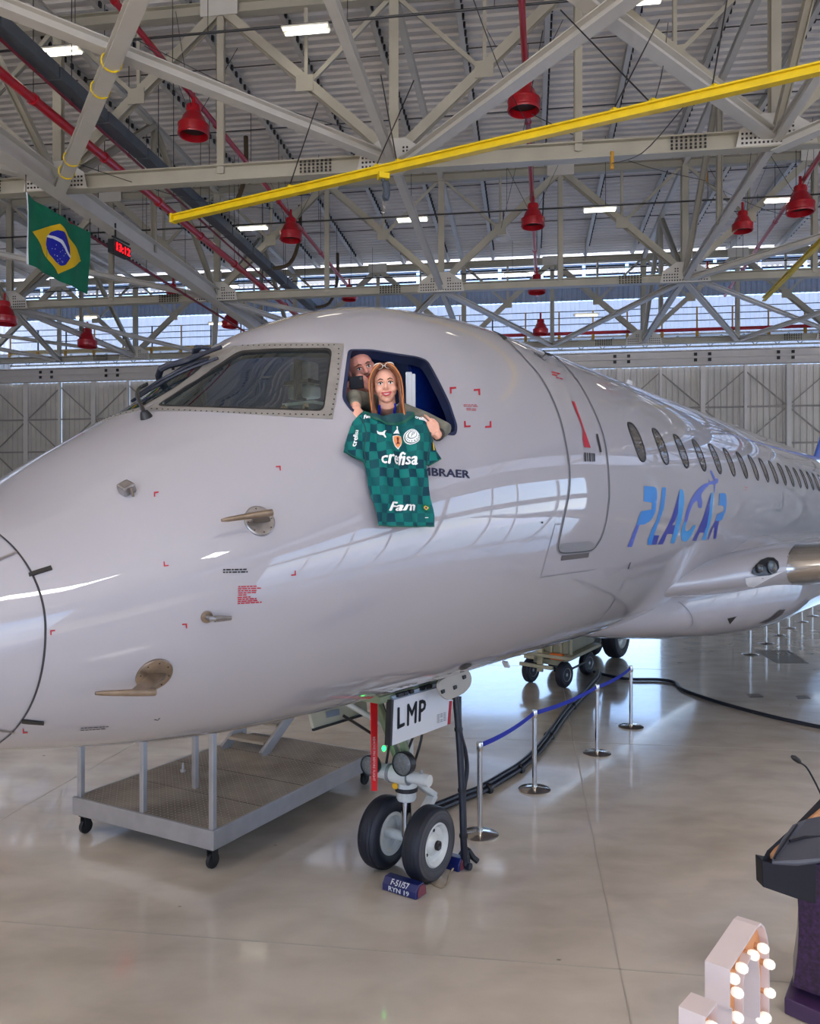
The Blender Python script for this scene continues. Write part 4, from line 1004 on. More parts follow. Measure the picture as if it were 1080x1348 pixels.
# conduits and strip lights
FIX = mat('fixture_white', (236, 232, 220), .5)
def conduit(z, v, lab, xs, labs):
    a, b_ = H(-30, v, z), H(36, v, z)
    t = thing('light_rail', lab, 'rail', a); part('rail_run', MB().tube([a, b_], .035, 8), DARK, t, True)
    M = MB()
    for i in range(17): c = lerp(a, b_, (i+.5)/17); part('hanger_rod', MB().tube([c, c+Vector((0, 0, ZT+.6-z))], .010, 4), DARK, t)
    for x, lb in zip(xs, labs):
        k = (x-540)/FPX; Y = v/(CB+k*SB); c = Vector((k*Y, Y, z-.16))
        f = thing('strip_light', lb, 'light', c, 'twin-tube strip lights under the roof')
        part('light_tray', MB().box(c+Vector((0, 0, .05)), (1.3, .36, .05), -HB), FIX, f, bevel=.01)
        ax = Vector((CB, -SB, 0)); ay = Vector((SB, CB, 0))
        for sg in (-1, 1): part('tube_lamp', MB().tube([c+ay*.12*sg-ax*.6-Vector((0, 0, .01)), c+ay*.12*sg+ax*.6-Vector((0, 0, .01))], .03, 8), TUBE, f, True)
        part('stem', MB().tube([c+Vector((0, 0, .05)), c+Vector((0, 0, .16))], .015, 6), DARK, f)
conduit(16.2, 21.3, 'dark conduit crossing the top of the picture', (78, 403, 838), ('strip light at the top left among the trusses', 'strip light left of the top middle', 'strip light at the top edge on the right'))
conduit(15.35, 33.2, 'dark conduit crossing below the long truss chord', (333, 543, 790, 1030), ('strip light above the windshield', 'strip light above the cockpit side window', 'strip light above the cabin door', 'strip light beside the right edge bells'))
conduit(16.4, 45.0, 'dark conduit close to the back wall', (300, 680, 947), ('strip light far off left of the cockpit roof', 'strip light far off over the middle', 'strip light far off on the right'))
for x, y, lb in ((115, 417, 'strip light on the left walkway'), (290, 425, 'strip light beside the cockpit roof at the walkway'), (772, 414, 'strip light on the right walkway')):
    c = at(x, y, 46.5); f = thing('strip_light', lb, 'light', c, 'strip lights by the walkway'); part('light_tray', MB().box(c, (1.4, .2, .12), -HB), FIX, f); part('tube_lamp', MB().tube([c+Vector((-.6, -.05, -.09)), c+Vector((.6, -.2, -.09))], .04, 8), TUBE, f, True)
c = at(663, 311, 35.5); t = thing('bowl_lamp', 'white bowl lamp hanging left of the middle red pipe', 'lamp', c)
part('lamp_bowl', MB().lathe(c, [(.1, .38), (.14, .30), (.16, .18), (.30, -.02), (.33, -.12), (.30, -.12), (.1, .1), (0, .15)], (0, 0, 1), 24), mat('bowl_white', (232, 232, 232), .3), t, True)
part('lamp_stem', MB().tube([c+Vector((0, 0, .38)), c+Vector((0, 0, 1.1))], .03, 8), DARK, t)
# yellow hoist rails
def rail(p, q, lab, ext0=0, ext1=0, w=.15, h=.17):
    p = Vector(p); q = Vector(q); d = (q-p).normalized(); a = p-d*ext0; b_ = q+d*ext1
    t = thing('hoist_rail', lab, 'rail', a)
    part('rail_beam', MB().hbeam(a, b_, w, h, .03), YEL, t)
    part('rail_cap', MB().beam(a-d*.03, a+d*.03, w*1.2, h*1.2), YEL, t)
    return t, a, b_, d
t, a, b_, d = rail(at(228, 288, 19.0), at(1080, 90, 12.77), 'long yellow hoist rail slanting across the whole upper picture', 0, 3)
for f_, dx in ((.33, .6), (.36, -.3), (.62, 1.1), (.66, -.9), (.72, .8), (.2, .3)):
    c = lerp(a, b_, f_); part('suspension_chain', MB().tube([c+Vector((0, 0, .08)), c+Vector((dx*1.3, 2.0, 2.9))], .014, 5), DARK, t)
    part('rail_clamp', MB().box(c+Vector((0, 0, .10)), (.07, .18, .05), .4), YEL, t)
hp = at(504, 226, 0.0) if False else lerp(a, b_, .30)
k = (505-540)/FPX; den = (b_-a); tt = (k*a.y-a.x)/(den.x-k*den.y); hp = a+den*tt
hk = thing('hoist_hook', 'dark hoist block and hook hanging from the yellow rail in the middle', 'hook', hp-Vector((0, 0, .1)))
part('trolley', MB().box(hp-Vector((0, 0, .12)), (.22, .18, .14), .3), YEL, hk, bevel=.01)
part('chain_bag', MB().tube(smoothpath([hp+Vector((-.02, 0, -.18)), hp+Vector((.05, 0, -.3)), hp+Vector((.06, 0, -.5)), hp+Vector((0, 0, -.62))], 4), [.04]*3+[.075]*8+[.03]*2, 10), mat('chain_slate', (64, 72, 84), .5), hk, True)
hk_pts = [hp+Vector((0, 0, -.6)), hp+Vector((0, 0, -.74))]+[hp+Vector((.055*sin(th), 0, -.80+.055*cos(th))) for th in [i*.5 for i in range(0, 9)]]
part('hook', MB().tube(hk_pts, .013, 8), BARE, hk, True)
rail(at(1085, 314, 23.6), at(1006, 394, 30), 'short yellow hoist rail at the right edge', 3, 0, .13, .15)
# anchors and thin wires
rn = random.Random(3)
for (x, y, Y, x2, y2, Y2, lab) in ((165, 45, 20, 480, 175, 29, 'long thin cable drooping from the top left towards the middle truss chord'), (190, 60, 20, 360, 145, 28, 'thin cable passing over the left red bell'), (620, -10, 18, 700, 170, 22, 'thin cable crossing behind the top middle red bell'), (806, 215, 21, 905, 135, 14, 'cable from the ochre anchor up to the long yellow rail'), (930, 240, 30, 1080, 290, 34, 'thin cable leading right to the two red bells at the right edge'), (930, 238, 30, 700, 150, 22, 'thin cable leading left from the truss chord to the red pipe'), (880, 30, 20, 863, 130, 15, 'steep short cable holding up the yellow rail on the right'), (715, 40, 20, 660, 300, 34, 'thin cable running down to the white bowl lamp'), (100, 215, 22, 360, 275, 30, 'thin cable slung behind the left end of the yellow rail')):
    a, b_ = at(x, y, Y), at(x2, y2, Y2); m_ = (a+b_)/2-Vector((0, 0, .3))
    tag(part('guy_cable', MB().tube(smoothpath([a, m_, b_], 5), .011, 5), DARK), lab, 'cable', 'thin cables slung between the roof members')
for (x, y, Y, lab) in ((806, 209, 21.7, 'ochre cable anchor on the long truss chord right of the middle'), (931, 230, 33.2, 'ochre cable anchor on the middle truss, the left of the pair'), (987, 229, 33.1, 'ochre cable anchor on the middle truss, the right of the pair')):
    c = at(x, y, Y); tag(part('cable_anchor', MB().box(c, (.08, .06, .38), .2).lathe(c-Vector((0, 0, .28)), [(.05, 0), (.06, .05), (.03, .12)], n=10), YELD), lab, 'anchor', 'ochre cable anchors on the chords')

# walkway along the back wall
wk = thing('walkway', 'long service walkway with yellow posts and dark handrails above the door header', 'walkway', H(0, 48.9, 13.5))
part('deck', MB().box(H(3, 49.1, 13.5), (74, 1.1, .09), -HB), STEELW, wk)
part('kick_pipe', MB().tube([H(-2, 48.5, 13.72), H(39, 48.5, 13.72)], .10, 10), RED, wk, True, label='red pipe along the foot of the walkway rail')
part('kick_beam', MB().beam(H(-33, 48.5, 13.6), H(-2, 48.5, 13.6), .1, .24), mat('sand_paint', (196, 176, 130), .5), wk)
for z in (15.0, 14.62, 14.25): part('handrail', MB().tube([H(-33, 48.52, z), H(39, 48.52, z)], .025, 6), BOLT, wk)
for i in range(38):
    u = -33+1.93*i
    part('rail_post', MB().beam(H(u, 48.5, 13.4), H(u, 48.5, 15.02), .07, .07, (0, 1, 0)), YELD if u > -2 or i % 3 == 0 else BOLT, wk)
    part('post_bracket', MB().box(H(u, 48.42, 13.45), (.16, .08, .34), -HB), YELD, wk)
z0, z1 = 12.75, 13.4
part('lower_chord', MB().beam(H(-33, 48.5, z0), H(39, 48.5, z0), .09, .09), STEEL, wk)
for i in range(60):
    u = -33+1.2*i
    part('web_bar', MB().tube([H(u, 48.5, z0), H(u+.6, 48.5, z1), H(u+1.2, 48.5, z0)], .025, 5), mat('web_green', (132, 150, 134), .5), wk)

# flag and clock hang in an upright plane running along the hall
HD = Vector((SB, CB, 0)); HN = Vector((CB, -SB, 0))
def hallplane(px, py, org, off=0.):
    d = ray(px, py); t = (org-CAMP).dot(HN)/d.dot(HN); return CAMP+d*t-HN*off
FO = at(34, 254, 22.7)
fw = lambda p: .05*sin(3.1*(p-FO).dot(HD)+1.3*p.z)+.03*sin(7*(p-FO).dot(HD)-2*p.z)
def fmap(x, y, o): p = hallplane(x, y, FO); return p-HN*(-(o+fw(p)))
GRN = mat('flag_green', (0, 112, 78), .8, var=.12, vscale=3); FY = mat('flag_yellow', (236, 190, 10), .8); FB = mat('flag_blue', (20, 30, 160), .8); FW = mat('flag_white', (232, 232, 236), .8)
fg = thing('flag', 'green Brazilian flag with yellow rhombus and blue globe hanging at the upper left', 'flag', FO)
part('flag_field', patch([(34.5, 254), (60, 272), (90, 291), (118.5, 306), (118, 345), (116.5, 388), (95, 378), (65, 362), (36.5, 348), (35.5, 300)], 5, 0, (), .006, fmap), GRN, fg, True)
FR = [(42.8, 305), (76.7, 294.6), (88, 308), (98, 322), (110.3, 343), (77.8, 360.7), (60, 333)]
fp = part('rhombus', patch(FR, 4, .006, f=fmap), FY, fg, True)
DK = [(30+x/8.99, 245+y/8.99) for x, y in ((345, 540), (400, 520), (460, 540), (520, 620), (550, 720), (548, 850), (500, 935), (450, 946), (390, 900), (330, 800), (300, 690), (308, 600))]
part('globe', patch(rounded(DK, 2), 3, .010, f=fmap), FB, fp, True)
BD = [(30+x/8.99, 245+y/8.99) for x, y in ((304, 600), (318, 574), (380, 596), (440, 640), (500, 720), (552, 830), (546, 855), (480, 745), (420, 668), (360, 620))]
part('globe_band', patch(BD, 3, .013, f=fmap), FW, fp, True)
st = MB()
for i in range(24):
    x = 30+rn.uniform(330, 520)/8.99; y = 245+rn.uniform(690, 920)/8.99
    if inpoly(x, y, DK) and not inpoly(x-1, y+1, BD): patch([(x-.4, y), (x, y-.6), (x+.4, y), (x, y+.6)], 3, .013, f=fmap, M=st)
part('star', st, FW, fp)['kind'] = 'stuff'
part('hoist_band', patch([(33, 253), (34.8, 254), (35.8, 300), (36.8, 348), (35, 347.5), (34, 300)], 4, .004, (), .01, fmap), FW, fg)
part('flag_rope', MB().tube([FO, FO+Vector((0, 0, .6))], .012, 5).tube([hallplane(118.5, 306, FO), hallplane(118.5, 306, FO)+Vector((0, 0, .6))], .012, 5), DARK, fg)
CO = at(151, 316, 27.0); ck = thing('digital_clock', 'small black hanging clock with red glowing digits, right of the flag', 'clock', CO)
CP = [(150.2, 314), (172.2, 326.6), (171.8, 341.6), (150.2, 331.5)]
part('clock_case', patch(CP, 30, 0, (), .22, lambda x, y, o: hallplane(x, y, CO, -o)), INK, ck)
part('clock_digits', textmesh('13:12', quadmap((153, 318.5), (171.0, 328.6), (170.8, 338.2), (153, 329.4), lambda x, y: hallplane(x, y, CO, -.02)), .02), mat('digit_red', (255, 20, 30), .4, emit=2.2), ck)
part('clock_hanger', MB().tube([hallplane(152, 314, CO), hallplane(152, 314, CO)+Vector((0, 0, .5))], .03, 6).beam(hallplane(148, 311, CO), hallplane(170, 322, CO), .05, .05), DARK, ck)

# ------------------------------------------------------------ on the floor
ALU = mat('aluminium', (176, 174, 176), .38, .7, var=.1, vscale=6)
def tread_mat():
    m = bpy.data.materials.new('tread_plate'); m.use_nodes = True; n = m.node_tree; b = n.nodes['Principled BSDF']; L = n.links.new
    b.inputs['Metallic'].default_value = .55; b.inputs['Roughness'].default_value = .42
    tc = n.nodes.new('ShaderNodeTexCoord'); nz = n.nodes.new('ShaderNodeTexNoise'); nz.inputs['Scale'].default_value = 1.8; nz.inputs['Detail'].default_value = 7
    L(tc.outputs['Object'], nz.inputs['Vector']); r = n.nodes.new('ShaderNodeValToRGB'); e = r.color_ramp.elements
    e[0].position = .3; e[0].color = lin((110, 98, 84))+(1,); e[1].position = .7; e[1].color = lin((176, 164, 148))+(1,)
    L(nz.outputs['Fac'], r.inputs[0]); L(r.outputs[0], b.inputs['Base Color']); return m
TREAD = tread_mat()
# work platform: near corner, long side direction (ex) and short side direction (ey)
C0 = Vector((-1.67, 6.95, 0)); ex = Vector((1.24, 2.32, 0)); LX = ex.length; ex.normalize(); ey = Vector((-1.50, .84, 0)); LY = ey.length; ey.normalize()
yw = atan2(ex.y, ex.x)
def S(a, b, z): return C0+ex*a+ey*b+UPZ*z
ws = thing('work_platform', 'low wheeled aluminium work platform with tread-plate deck under the nose', 'platform', S(LX/2, LY/2, 0))
part('deck', MB().frame(S(LX/2, LY/2, .345), ex, ey, UPZ, LX, LY, .02), TREAD, ws)
for a, b_, l, d_ in ((LX/2, -.012, LX+.05, ex), (LX/2, LY+.012, LX+.05, ex)):
    part('side_rail', MB().frame(S(a, b_, .275), ex, ey, UPZ, l, .03, .165), ALU, ws, bevel=.004)
for a in (-.012, LX+.012): part('end_rail', MB().frame(S(a, LY/2, .275), ex, ey, UPZ, .03, LY, .165), ALU, ws, bevel=.004)
tp = MB()
for i in range(58):
    for j in range(36):
        c = S(.03+i*(LX-.06)/57, .03+j*(LY-.06)/35, .356); d = (ex+ey*(1 if (i+j) % 2 else -1)).normalized(); q = d.cross(UPZ)
        tp.add([c-d*.016, c+q*.005+UPZ*.002, c+d*.016, c-q*.005+UPZ*.002], [(0, 1, 2, 3)])
part('tread_bar', tp, mat('tread_bar', (200, 188, 170), .3, .7), ws)['kind'] = 'stuff'
for i in range(1, 4): part('deck_seam', MB().frame(S(LX*i/4, LY/2, .3556), ex, ey, UPZ, .008, LY, .001), DARK, ws)
for (a, b_) in ((.03, .03), (.03, LY-.03), (.03, LY*.5), (.74, .90)):
    part('guard_post', MB().frame(S(a, b_, .82), ex, ey, UPZ, .05, .05, .94), ALU, ws, bevel=.004)
part('guard_rail', MB().frame(S(.03, LY/2, 1.29), ex, ey, UPZ, .04, LY, .04).frame(S(.44, LY*.48, 1.29), ex, ey, UPZ, .84, .04, .04), ALU, ws)
part('upright', MB().frame(S(LX-.35, LY-.12, .72), ex, ey, UPZ, .07, .07, .75), ALU, ws, bevel=.004)
# steps at the far left end
for sd in (LY-.05, LY-.62):
    part('step_stringer', MB().beam(S(1.9, sd-.1, .35), S(2.6, sd-.1, .80), .04, .12), ALU, ws, bevel=.004)
for i in range(2):
    part('step', MB().frame(S(2.07+.24*i, LY-.43, .47+.15*i), ex, ey, UPZ, .2, .52, .03), TREAD, ws)
part('deck_bolt', MB().lathe(S(1.06, LY*.80, .356), [(.03, 0), (.03, .02), (.012, .03), (.010, .09), (0, .09)], n=12), ALU, ws)
def caster(c, parent):
    f = part('caster_fork', MB().box(c+Vector((0, 0, .175)), (.09, .09, .02), yw).box(c+ey*.03+Vector((.0, 0, .12)), (.07, .008, .11), yw).box(c-ey*.03+Vector((.0, 0, .12)), (.07, .008, .11), yw), DARK, parent)
    part('caster_wheel', MB().lathe(c-ey*.022+Vector((0, 0, .068)), [(.04, 0), (.065, .004), (.068, .01), (.068, .034), (.065, .04), (.04, .044)], ey, 20), BLK, f, True)
for a in (.06, LX-.06):
    for b_ in (.06, LY-.06): caster(S(a, b_, 0), ws)
part('brake_box', MB().frame(S(LX+.04, .1, .2), ex, ey, UPZ, .12, .18, .2), BLK, ws, bevel=.02)

# crowd barrier posts
def stanchion(base, label, group, H_=.88, m=CHROME, belt=True):
    t = thing('barrier_post', label, 'post', base, group)
    part('base_plate', MB().lathe(base, [(.175, 0), (.178, .008), (.165, .018), (.06, .030), (.03, .036), (.03, .05)], n=36), m, t, True)
    part('tube', MB().lathe(base, [(.0255, .03), (.0255, H_-.07)], n=20), m, t, True)
    part('belt_head', MB().lathe(base, [(.030, H_-.085), (.032, H_-.08), (.032, H_-.008), (.029, H_), (0, H_)], n=24), m, t, True)
    return t
NEARB = [onfloor(632, 1099), onfloor(704, 1039.5), onfloor(786.3, 992), onfloor(831, 957)]
labs = ['chrome barrier post nearest the nose wheel', 'second chrome barrier post from the nose wheel', 'third chrome barrier post, before the belt end', 'chrome barrier post where the blue belt ends, before the main wheel']
for b_, l in zip(NEARB, labs): stanchion(b_, l, 'barrier posts with the blue belt')
FARB = [(988, 861.6), (1009, 847), (1025, 836.5), (1039, 826.6), (1056, 818.6), (1070, 811), (1084, 804)]
fl_ = ['nearest', 'second', 'third', 'fourth', 'fifth', 'sixth', 'farthest']
p0 = None
for (x, y), l in zip(FARB, fl_):
    stanchion(onfloor(x, y), l+' of the thin barrier posts lined up beyond the belly fairing', 'barrier posts under the wing')
BELT = mat('belt_blue', (22, 44, 170), .6, var=.08)
zz = .845
for i in range(3):
    a, b_ = NEARB[i], NEARB[i+1]; d = (b_-a).normalized(); M = MB()
    a = a+d*.034; b_ = b_-d*.034; n = 10; sag = .03; vs = []; q = d.cross(UPZ)*.0015
    for j in range(n+1):
        t = j/n; p = lerp(a, b_, t)+UPZ*(zz-sag*4*t*(1-t)); vs += [p+UPZ*.024-q, p-UPZ*.024-q, p-UPZ*.024+q, p+UPZ*.024+q]
    M.add(vs, [(4*j+k, 4*j+(k+1) % 4, 4*j+4+(k+1) % 4, 4*j+4+k) for j in range(n) for k in range(4)]+[(0, 3, 2, 1), (4*n, 4*n+1, 4*n+2, 4*n+3)])
    tag(part('barrier_belt', M, BELT), ('blue barrier belt leaving the post nearest the nose wheel', 'blue barrier belt between the second and third posts', 'blue barrier belt reaching the post before the main wheel')[i], 'belt', 'blue belts between the posts')

# hoses and cables
HOSE = mat('hose_black', (30, 32, 44), .45, var=.2, vscale=12)
gp = thing('power_cable', 'black bundled power cables dropping from the oval door to the floor beside the nose wheel', 'cable', onfloor(612, 1140))
top = [onplane(600, 917, .30), onplane(604, 960, .33), onplane(608.5, 1040, .36), onplane(610.5, 1100, .38), onfloor(613, 1136, .06), onfloor(620, 1141, .04)]
part('cable_run', MB().tube(smoothpath(top, 6), .030, 12), HOSE, gp, True)
top2 = [onplane(605, 917, .30), onplane(606, 960, .35), onplane(613, 990, .36), onplane(615, 1015, .36), onplane(611, 1045, .36), onplane(612, 1100, .36), onfloor(607, 1133, .06), onfloor(598, 1136, .04)]
part('cable_run', MB().tube(smoothpath(top2, 6), .019, 10), HOSE, gp, True)
for q in (top[1], top[2], top[3]): part('cable_tie', MB().lathe(q-Vector((0, 0, .015)), [(.036, 0), (.038, .015), (.036, .03)], n=12), BLK, gp, True)
cp = onfloor(614, 1138, .0)
for i in range(5):
    th = i*1.2; part('cable_plug', MB().tube([cp+Vector((cos(th)*.02, sin(th)*.02, .13)), cp+Vector((cos(th)*.06, sin(th)*.06, .06)), cp+Vector((cos(th)*.10, sin(th)*.09, .028))], [.02, .026, .024], 10), BLK, gp, True)
fc = [(556, 1070), (574, 1064), (589, 1058), (606, 1051), (625, 1044), (640, 1036), (660, 1024), (682, 1010), (704, 990), (722, 967), (736, 947), (752, 928), (770, 910), (780, 899), (785, 893), (786, 886)]
t = thing('floor_cable', 'thick black taped cables snaking over the floor behind the barrier posts', 'cable', onfloor(640, 1036))
for o in ((0, 0), (.055, .01), (.02, .045)):
    part('cable_run', MB().tube(smoothpath([onfloor(x, y, .032)+Vector((o[0], -o[0]*.4, o[1])) for x, y in fc], 4), .030, 9), HOSE, t, True)
for x, y in ((640, 1036), (682, 1010), (722, 967), (752, 928)): c = onfloor(x, y, .055); part('cable_tie', MB().lathe(c+Vector((.01, 0, -.03)), [(.07, -.03), (.075, 0), (.07, .03)], (.6, .75, 0), 12), BLK, t, True)
fc2 = [(782, 884), (800, 889), (830, 894), (865, 894.5), (888, 898), (898, 907), (930, 919), (970, 931), (1020, 944), (1085, 958), (1140, 968)]
t = tag(part('air_hose', MB().tube(smoothpath([onfloor(x, y, .03) for x, y in fc2], 6), .028, 10), HOSE, None, True), 'single long black hose curving over the floor to the right edge', 'hose')

# wheel chocks with their rope
CHK = mat('chock_blue', (16, 28, 92), .4, coat=.3, var=.15, vscale=10)
def chock(c, ax, half, label, text=None):
    a = ax.normalized(); f = UPZ.cross(a).normalized(); t = thing('wheel_chock', label, 'chock', c, 'chocks at the nose wheel')
    pr = [(-.075, .003), (.075, .003), (.072, .058), (.036, .105), (-.036, .105), (-.072, .058)]
    part('chock_block', MB().prism([c-a*half+f*x+UPZ*z for x, z in pr], a*2*half), CHK, t, bevel=.006)
    if text:
        for side, (z0, z1, x0, x1) in zip(text, ((.062, .112, .081, .053), (.012, .046, .0755, .0835))):
            pass
        # two lines, one on the slope and one on the low face, on the side away from the wheel
        def fm(x0, z0, x1, z1, u0, u1): return lambda u, v: c+a*(u0+(u1-u0)*u)-f*(x0+(x1-x0)*v+.004)+UPZ*(z0+(z1-z0)*v+.002)
        part('chock_print', textmesh(text[0], fm(.0695, .062, .040, .100, -.085, .085), .03), mat('print_white', (240, 240, 240), .5), t)
        part('chock_print', textmesh(text[1], fm(.0747, .012, .0725, .050, -.10, .10), .03), mat('print_white', (240, 240, 240), .5), t)
    part('chock_end', MB().prism([c+a*(half+.001)+f*x*.7+UPZ*(z*.8+.012) for x, z in pr], a*.012), mat('chock_end', (120, 60, 70), .6), t)
    return t
chock(A(-.292, .18, 0), AN, .165, 'navy wheel chock lettered in white, in front of the nose wheels', ('F-51/57', 'RYN 19'))
chock(A(.33, .27, 0), AN, .09, 'navy wheel chock behind the nearer nose wheel')
rp = [onfloor(553, 1149, .09), onfloor(562, 1152, .05), onfloor(570, 1163, .012), onfloor(582, 1168, .012), onfloor(589, 1162, .012), onfloor(591, 1153, .03), onfloor(597, 1143, .07)]
tag(part('chock_rope', MB().tube(smoothpath(rp, 6), .007, 8), mat('rope', (150, 132, 108), .9, var=.3, vscale=40), None, True), 'thin beige rope joining the two wheel chocks', 'rope')

# ground power cart under the fuselage
gb = onfloor(735, 900); gc = thing('ground_cart', 'beige four-wheeled ground power cart standing under the fuselage', 'cart', Vector((2.9, 15.0, 0)))
BEI = mat('cart_beige', (176, 168, 142), .5, var=.15, vscale=4)
wl = [onfloor(699, 898), onfloor(743, 905), onfloor(773, 888)]
gx = (wl[1]-wl[0]).normalized(); gy = (wl[2]-wl[1]).normalized(); G0 = wl[0]; gyaw = atan2(gx.y, gx.x)
w4 = wl[0]+(wl[2]-wl[1]); gl = (wl[1]-wl[0]).length; gd_ = (wl[2]-wl[1]).length
for c in wl+[w4]:
    k = part('cart_tyre', MB().lathe(c+gx*-.06+UPZ*.23, [(.12, 0), (.19, -.01), (.225, .02), (.23, .05), (.225, .10), (.19, .13), (.12, .12)], gx, 28), TYRE, gc, True)
    part('cart_rim', MB().lathe(c+gx*-.07+UPZ*.23, [(.0, .0), (.04, .0), (.06, .03), (.11, .02), (.12, .0), (.12, .14), (.11, .13), (.06, .12), (.0, .14)], gx, 24), ALU, k, True)
def Gc(a, b, z): return G0+gx*a+gy*b+UPZ*z
part('chassis', MB().frame(Gc(gl/2, .05, .42), gx, gy, UPZ, gl+.05, .12, .10).frame(Gc(gl/2, gd_, .42), gx, gy, UPZ, gl, .12, .10).frame(Gc(.1, gd_/2, .45), gx, gy, UPZ, .12, gd_, .12).frame(Gc(gl-.1, gd_/2, .45), gx, gy, UPZ, .12, gd_, .12), BEI, gc, bevel=.01)
part('cart_deck', MB().frame(Gc(gl/2+.05, gd_/2, .56), gx, gy, UPZ, gl+.35, gd_+.5, .06), BEI, gc, bevel=.01)
part('generator_cabinet', MB().frame(Gc(gl/2+.15, gd_/2+.1, .98), gx, gy, UPZ, gl*.8, gd_+.2, .78), mat('cabinet', (150, 146, 124), .5, var=.12), gc, bevel=.02)
for i in range(4): part('cabinet_rib', MB().frame(Gc(gl*.22+.2*i+.1, -.02, .95), gx, gy, UPZ, .04, .05, .7), BEI, gc)
part('front_upright', MB().frame(Gc(.25, -.12, .62), gx, gy, UPZ, .12, .06, .75), mat('upright', (196, 184, 150), .5), gc, bevel=.006)
part('tow_bar', MB().beam(Gc(-.1, -.3, .38), Gc(gl*.8, -.25, .36), .06, .06).beam(Gc(.0, -.28, .52), Gc(gl*.3, -.28, .52), .08, .06), BEI, gc)
part('gauge_panel', MB().frame(Gc(gl*.82, -.03, 1.0), gx, gy, UPZ, .05, .04, .5).frame(Gc(gl*.9, .1, .98), gx, gy, UPZ, .04, .3, .5), ALU, gc)
part('marker_box', MB().frame(Gc(gl*.88, -.16, .56), gx, gy, UPZ, .26, .1, .11), mat('orange', (226, 110, 30), .5), gc, bevel=.01, label='orange marker box')
part('brake_rod', MB().tube(smoothpath([Gc(gl*.75, -.1, .3), Gc(gl*.95, 0, .26), Gc(gl*1.1, .3, .3), Gc(gl*1.1, gd_*.8, .3)], 5), .02, 8), BLK, gc, True)

# floor gratings
GRT = mat('grate', (120, 112, 106), .5, .3)
def grate(qs, label, n=7):
    P = [onfloor(x, y, .001) for x, y in qs]; c = sum(P, Vector())/4; t = thing('floor_grating', label, 'grate', c, 'flush drain covers in the floor')
    part('grating_frame', MB().add([lerp(c, p, 1)+UPZ*z for z in (0, .004) for p in P]+[lerp(c, p, .93)+UPZ*.004 for p in P], [(4, 5, 9, 8), (5, 6, 10, 9), (6, 7, 11, 10), (7, 4, 8, 11), (0, 1, 5, 4), (1, 2, 6, 5), (2, 3, 7, 6), (3, 0, 4, 7)]), GRT, t)
    for i in range(n):
        a0, a1 = lerp(P[0], P[1], (i+.3)/n), lerp(P[0], P[1], (i+.75)/n); b0, b1 = lerp(P[3], P[2], (i+.3)/n), lerp(P[3], P[2], (i+.75)/n)
        part('grating_bar', MB().add([lerp(c, q, .93)+UPZ*.003 for q in (a0, a1, b1, b0)], [(0, 1, 2, 3)]), GRT, t)
grate([(995, 857), (1038, 856), (1065, 873), (1023, 873)], 'large drain cover in the floor under the wing', 9)
grate([(983, 914), (1000, 913.5), (1006, 918), (988, 918.5)], 'small drain cover left of the hose', 4)
grate([(1048, 916), (1064, 916), (1068, 920), (1051, 920)], 'small drain cover near the right edge', 4)

# ------------------------------------------------------------ lectern with microphone
LK = mat('lectern_black', (14, 12, 26), .5); LG = mat('lectern_grey', (84, 86, 96), .4, var=.1); LW = mat('lectern_wood', (206, 150, 104), .5, var=.15, vscale=3, stretch=(1, 12, 1))
LP_ = mat('lectern_purple', (52, 22, 66), .35, var=.8, vscale=45, coat=.4); LB = mat('lectern_base', (70, 44, 84), .3, coat=.6, var=.1)
lc = thing('lectern', 'dark speaker lectern with purple flecked column, cut by the right edge', 'lectern', Vector((2.65, 5.15, 0)))
def solid(pts, off, m, name, bev=.006, label=None): return part(name, MB().prism([at(*p) for p in pts], off), m, lc, bevel=bev, label=label)
solid([(1003.5, 1133, 4.9), (1005, 1168, 4.9), (1048, 1183, 4.9), (1110, 1200, 4.9), (1110, 1137, 4.9), (1046, 1136, 4.9), (1018, 1136, 4.9)], Vector((.0, .1, 0)), LK, 'desk_front')
solid([(1003, 1133, 4.9), (1010, 1119, 4.95), (1046, 1086, 5.2), (1080, 1051, 5.42), (1130, 1010, 5.7), (1130, 1060, 5.6), (1080, 1082, 5.3), (1046, 1098, 5.15), (1016, 1124, 4.97)], Vector((.02, .02, -.10)), LK, 'desk_rim')
solid([(1014, 1124, 4.95), (1020, 1116, 5.0), (1046, 1093, 5.16), (1080, 1058, 5.40), (1130, 1020, 5.66), (1130, 1100, 5.3), (1060, 1125, 5.05), (1018, 1130, 4.95)], Vector((.0, .02, -.03)), LW, 'desk_top', label='light wood desk top')
part('reading_shelf', MB().prism([at(1017, 1135, 4.80), at(1018, 1128, 4.82), at(1030, 1104, 4.98), at(1044, 1085, 5.12), at(1062, 1078, 5.2), at(1120, 1066, 5.2), at(1120, 1128, 4.7), at(1050, 1137, 4.76)], Vector((0, .01, -.02))), LG, lc, bevel=.006, label='grey reading shelf')
part('shelf_lip', MB().tube([at(1040, 1107, 4.93), at(1060, 1102, 4.98), at(1120, 1101, 4.95)], .008, 8).tube([at(1020, 1130, 4.8), at(1050, 1086, 5.1)], .006, 8), LK, lc, True)
col = [(1047, 1137), (1049, 1160), (1051, 1195), (1051.5, 1225), (1050, 1255), (1047, 1280), (1044, 1299), (1072, 1310), (1130, 1322), (1130, 1137)]
part('column', MB().prism([at(x, y, 4.98-.22*(x-1044)/86) for x, y in col], Vector((.16, .34, 0))), LP_, lc, bevel=.008, label='dark purple flecked column')
bs = [onfloor(1033, 1335), onfloor(1085, 1358), onfloor(1180, 1400), onfloor(1160, 1290), onfloor(1045, 1300)]
part('foot_plate', MB().prism([Vector((p.x, p.y, .002)) for p in bs], Vector((0, 0, .10))), LB, lc, bevel=.008)
mc = thing('microphone', 'black gooseneck microphone rising from the lectern', 'microphone', at(1090, 1068, 5.35))
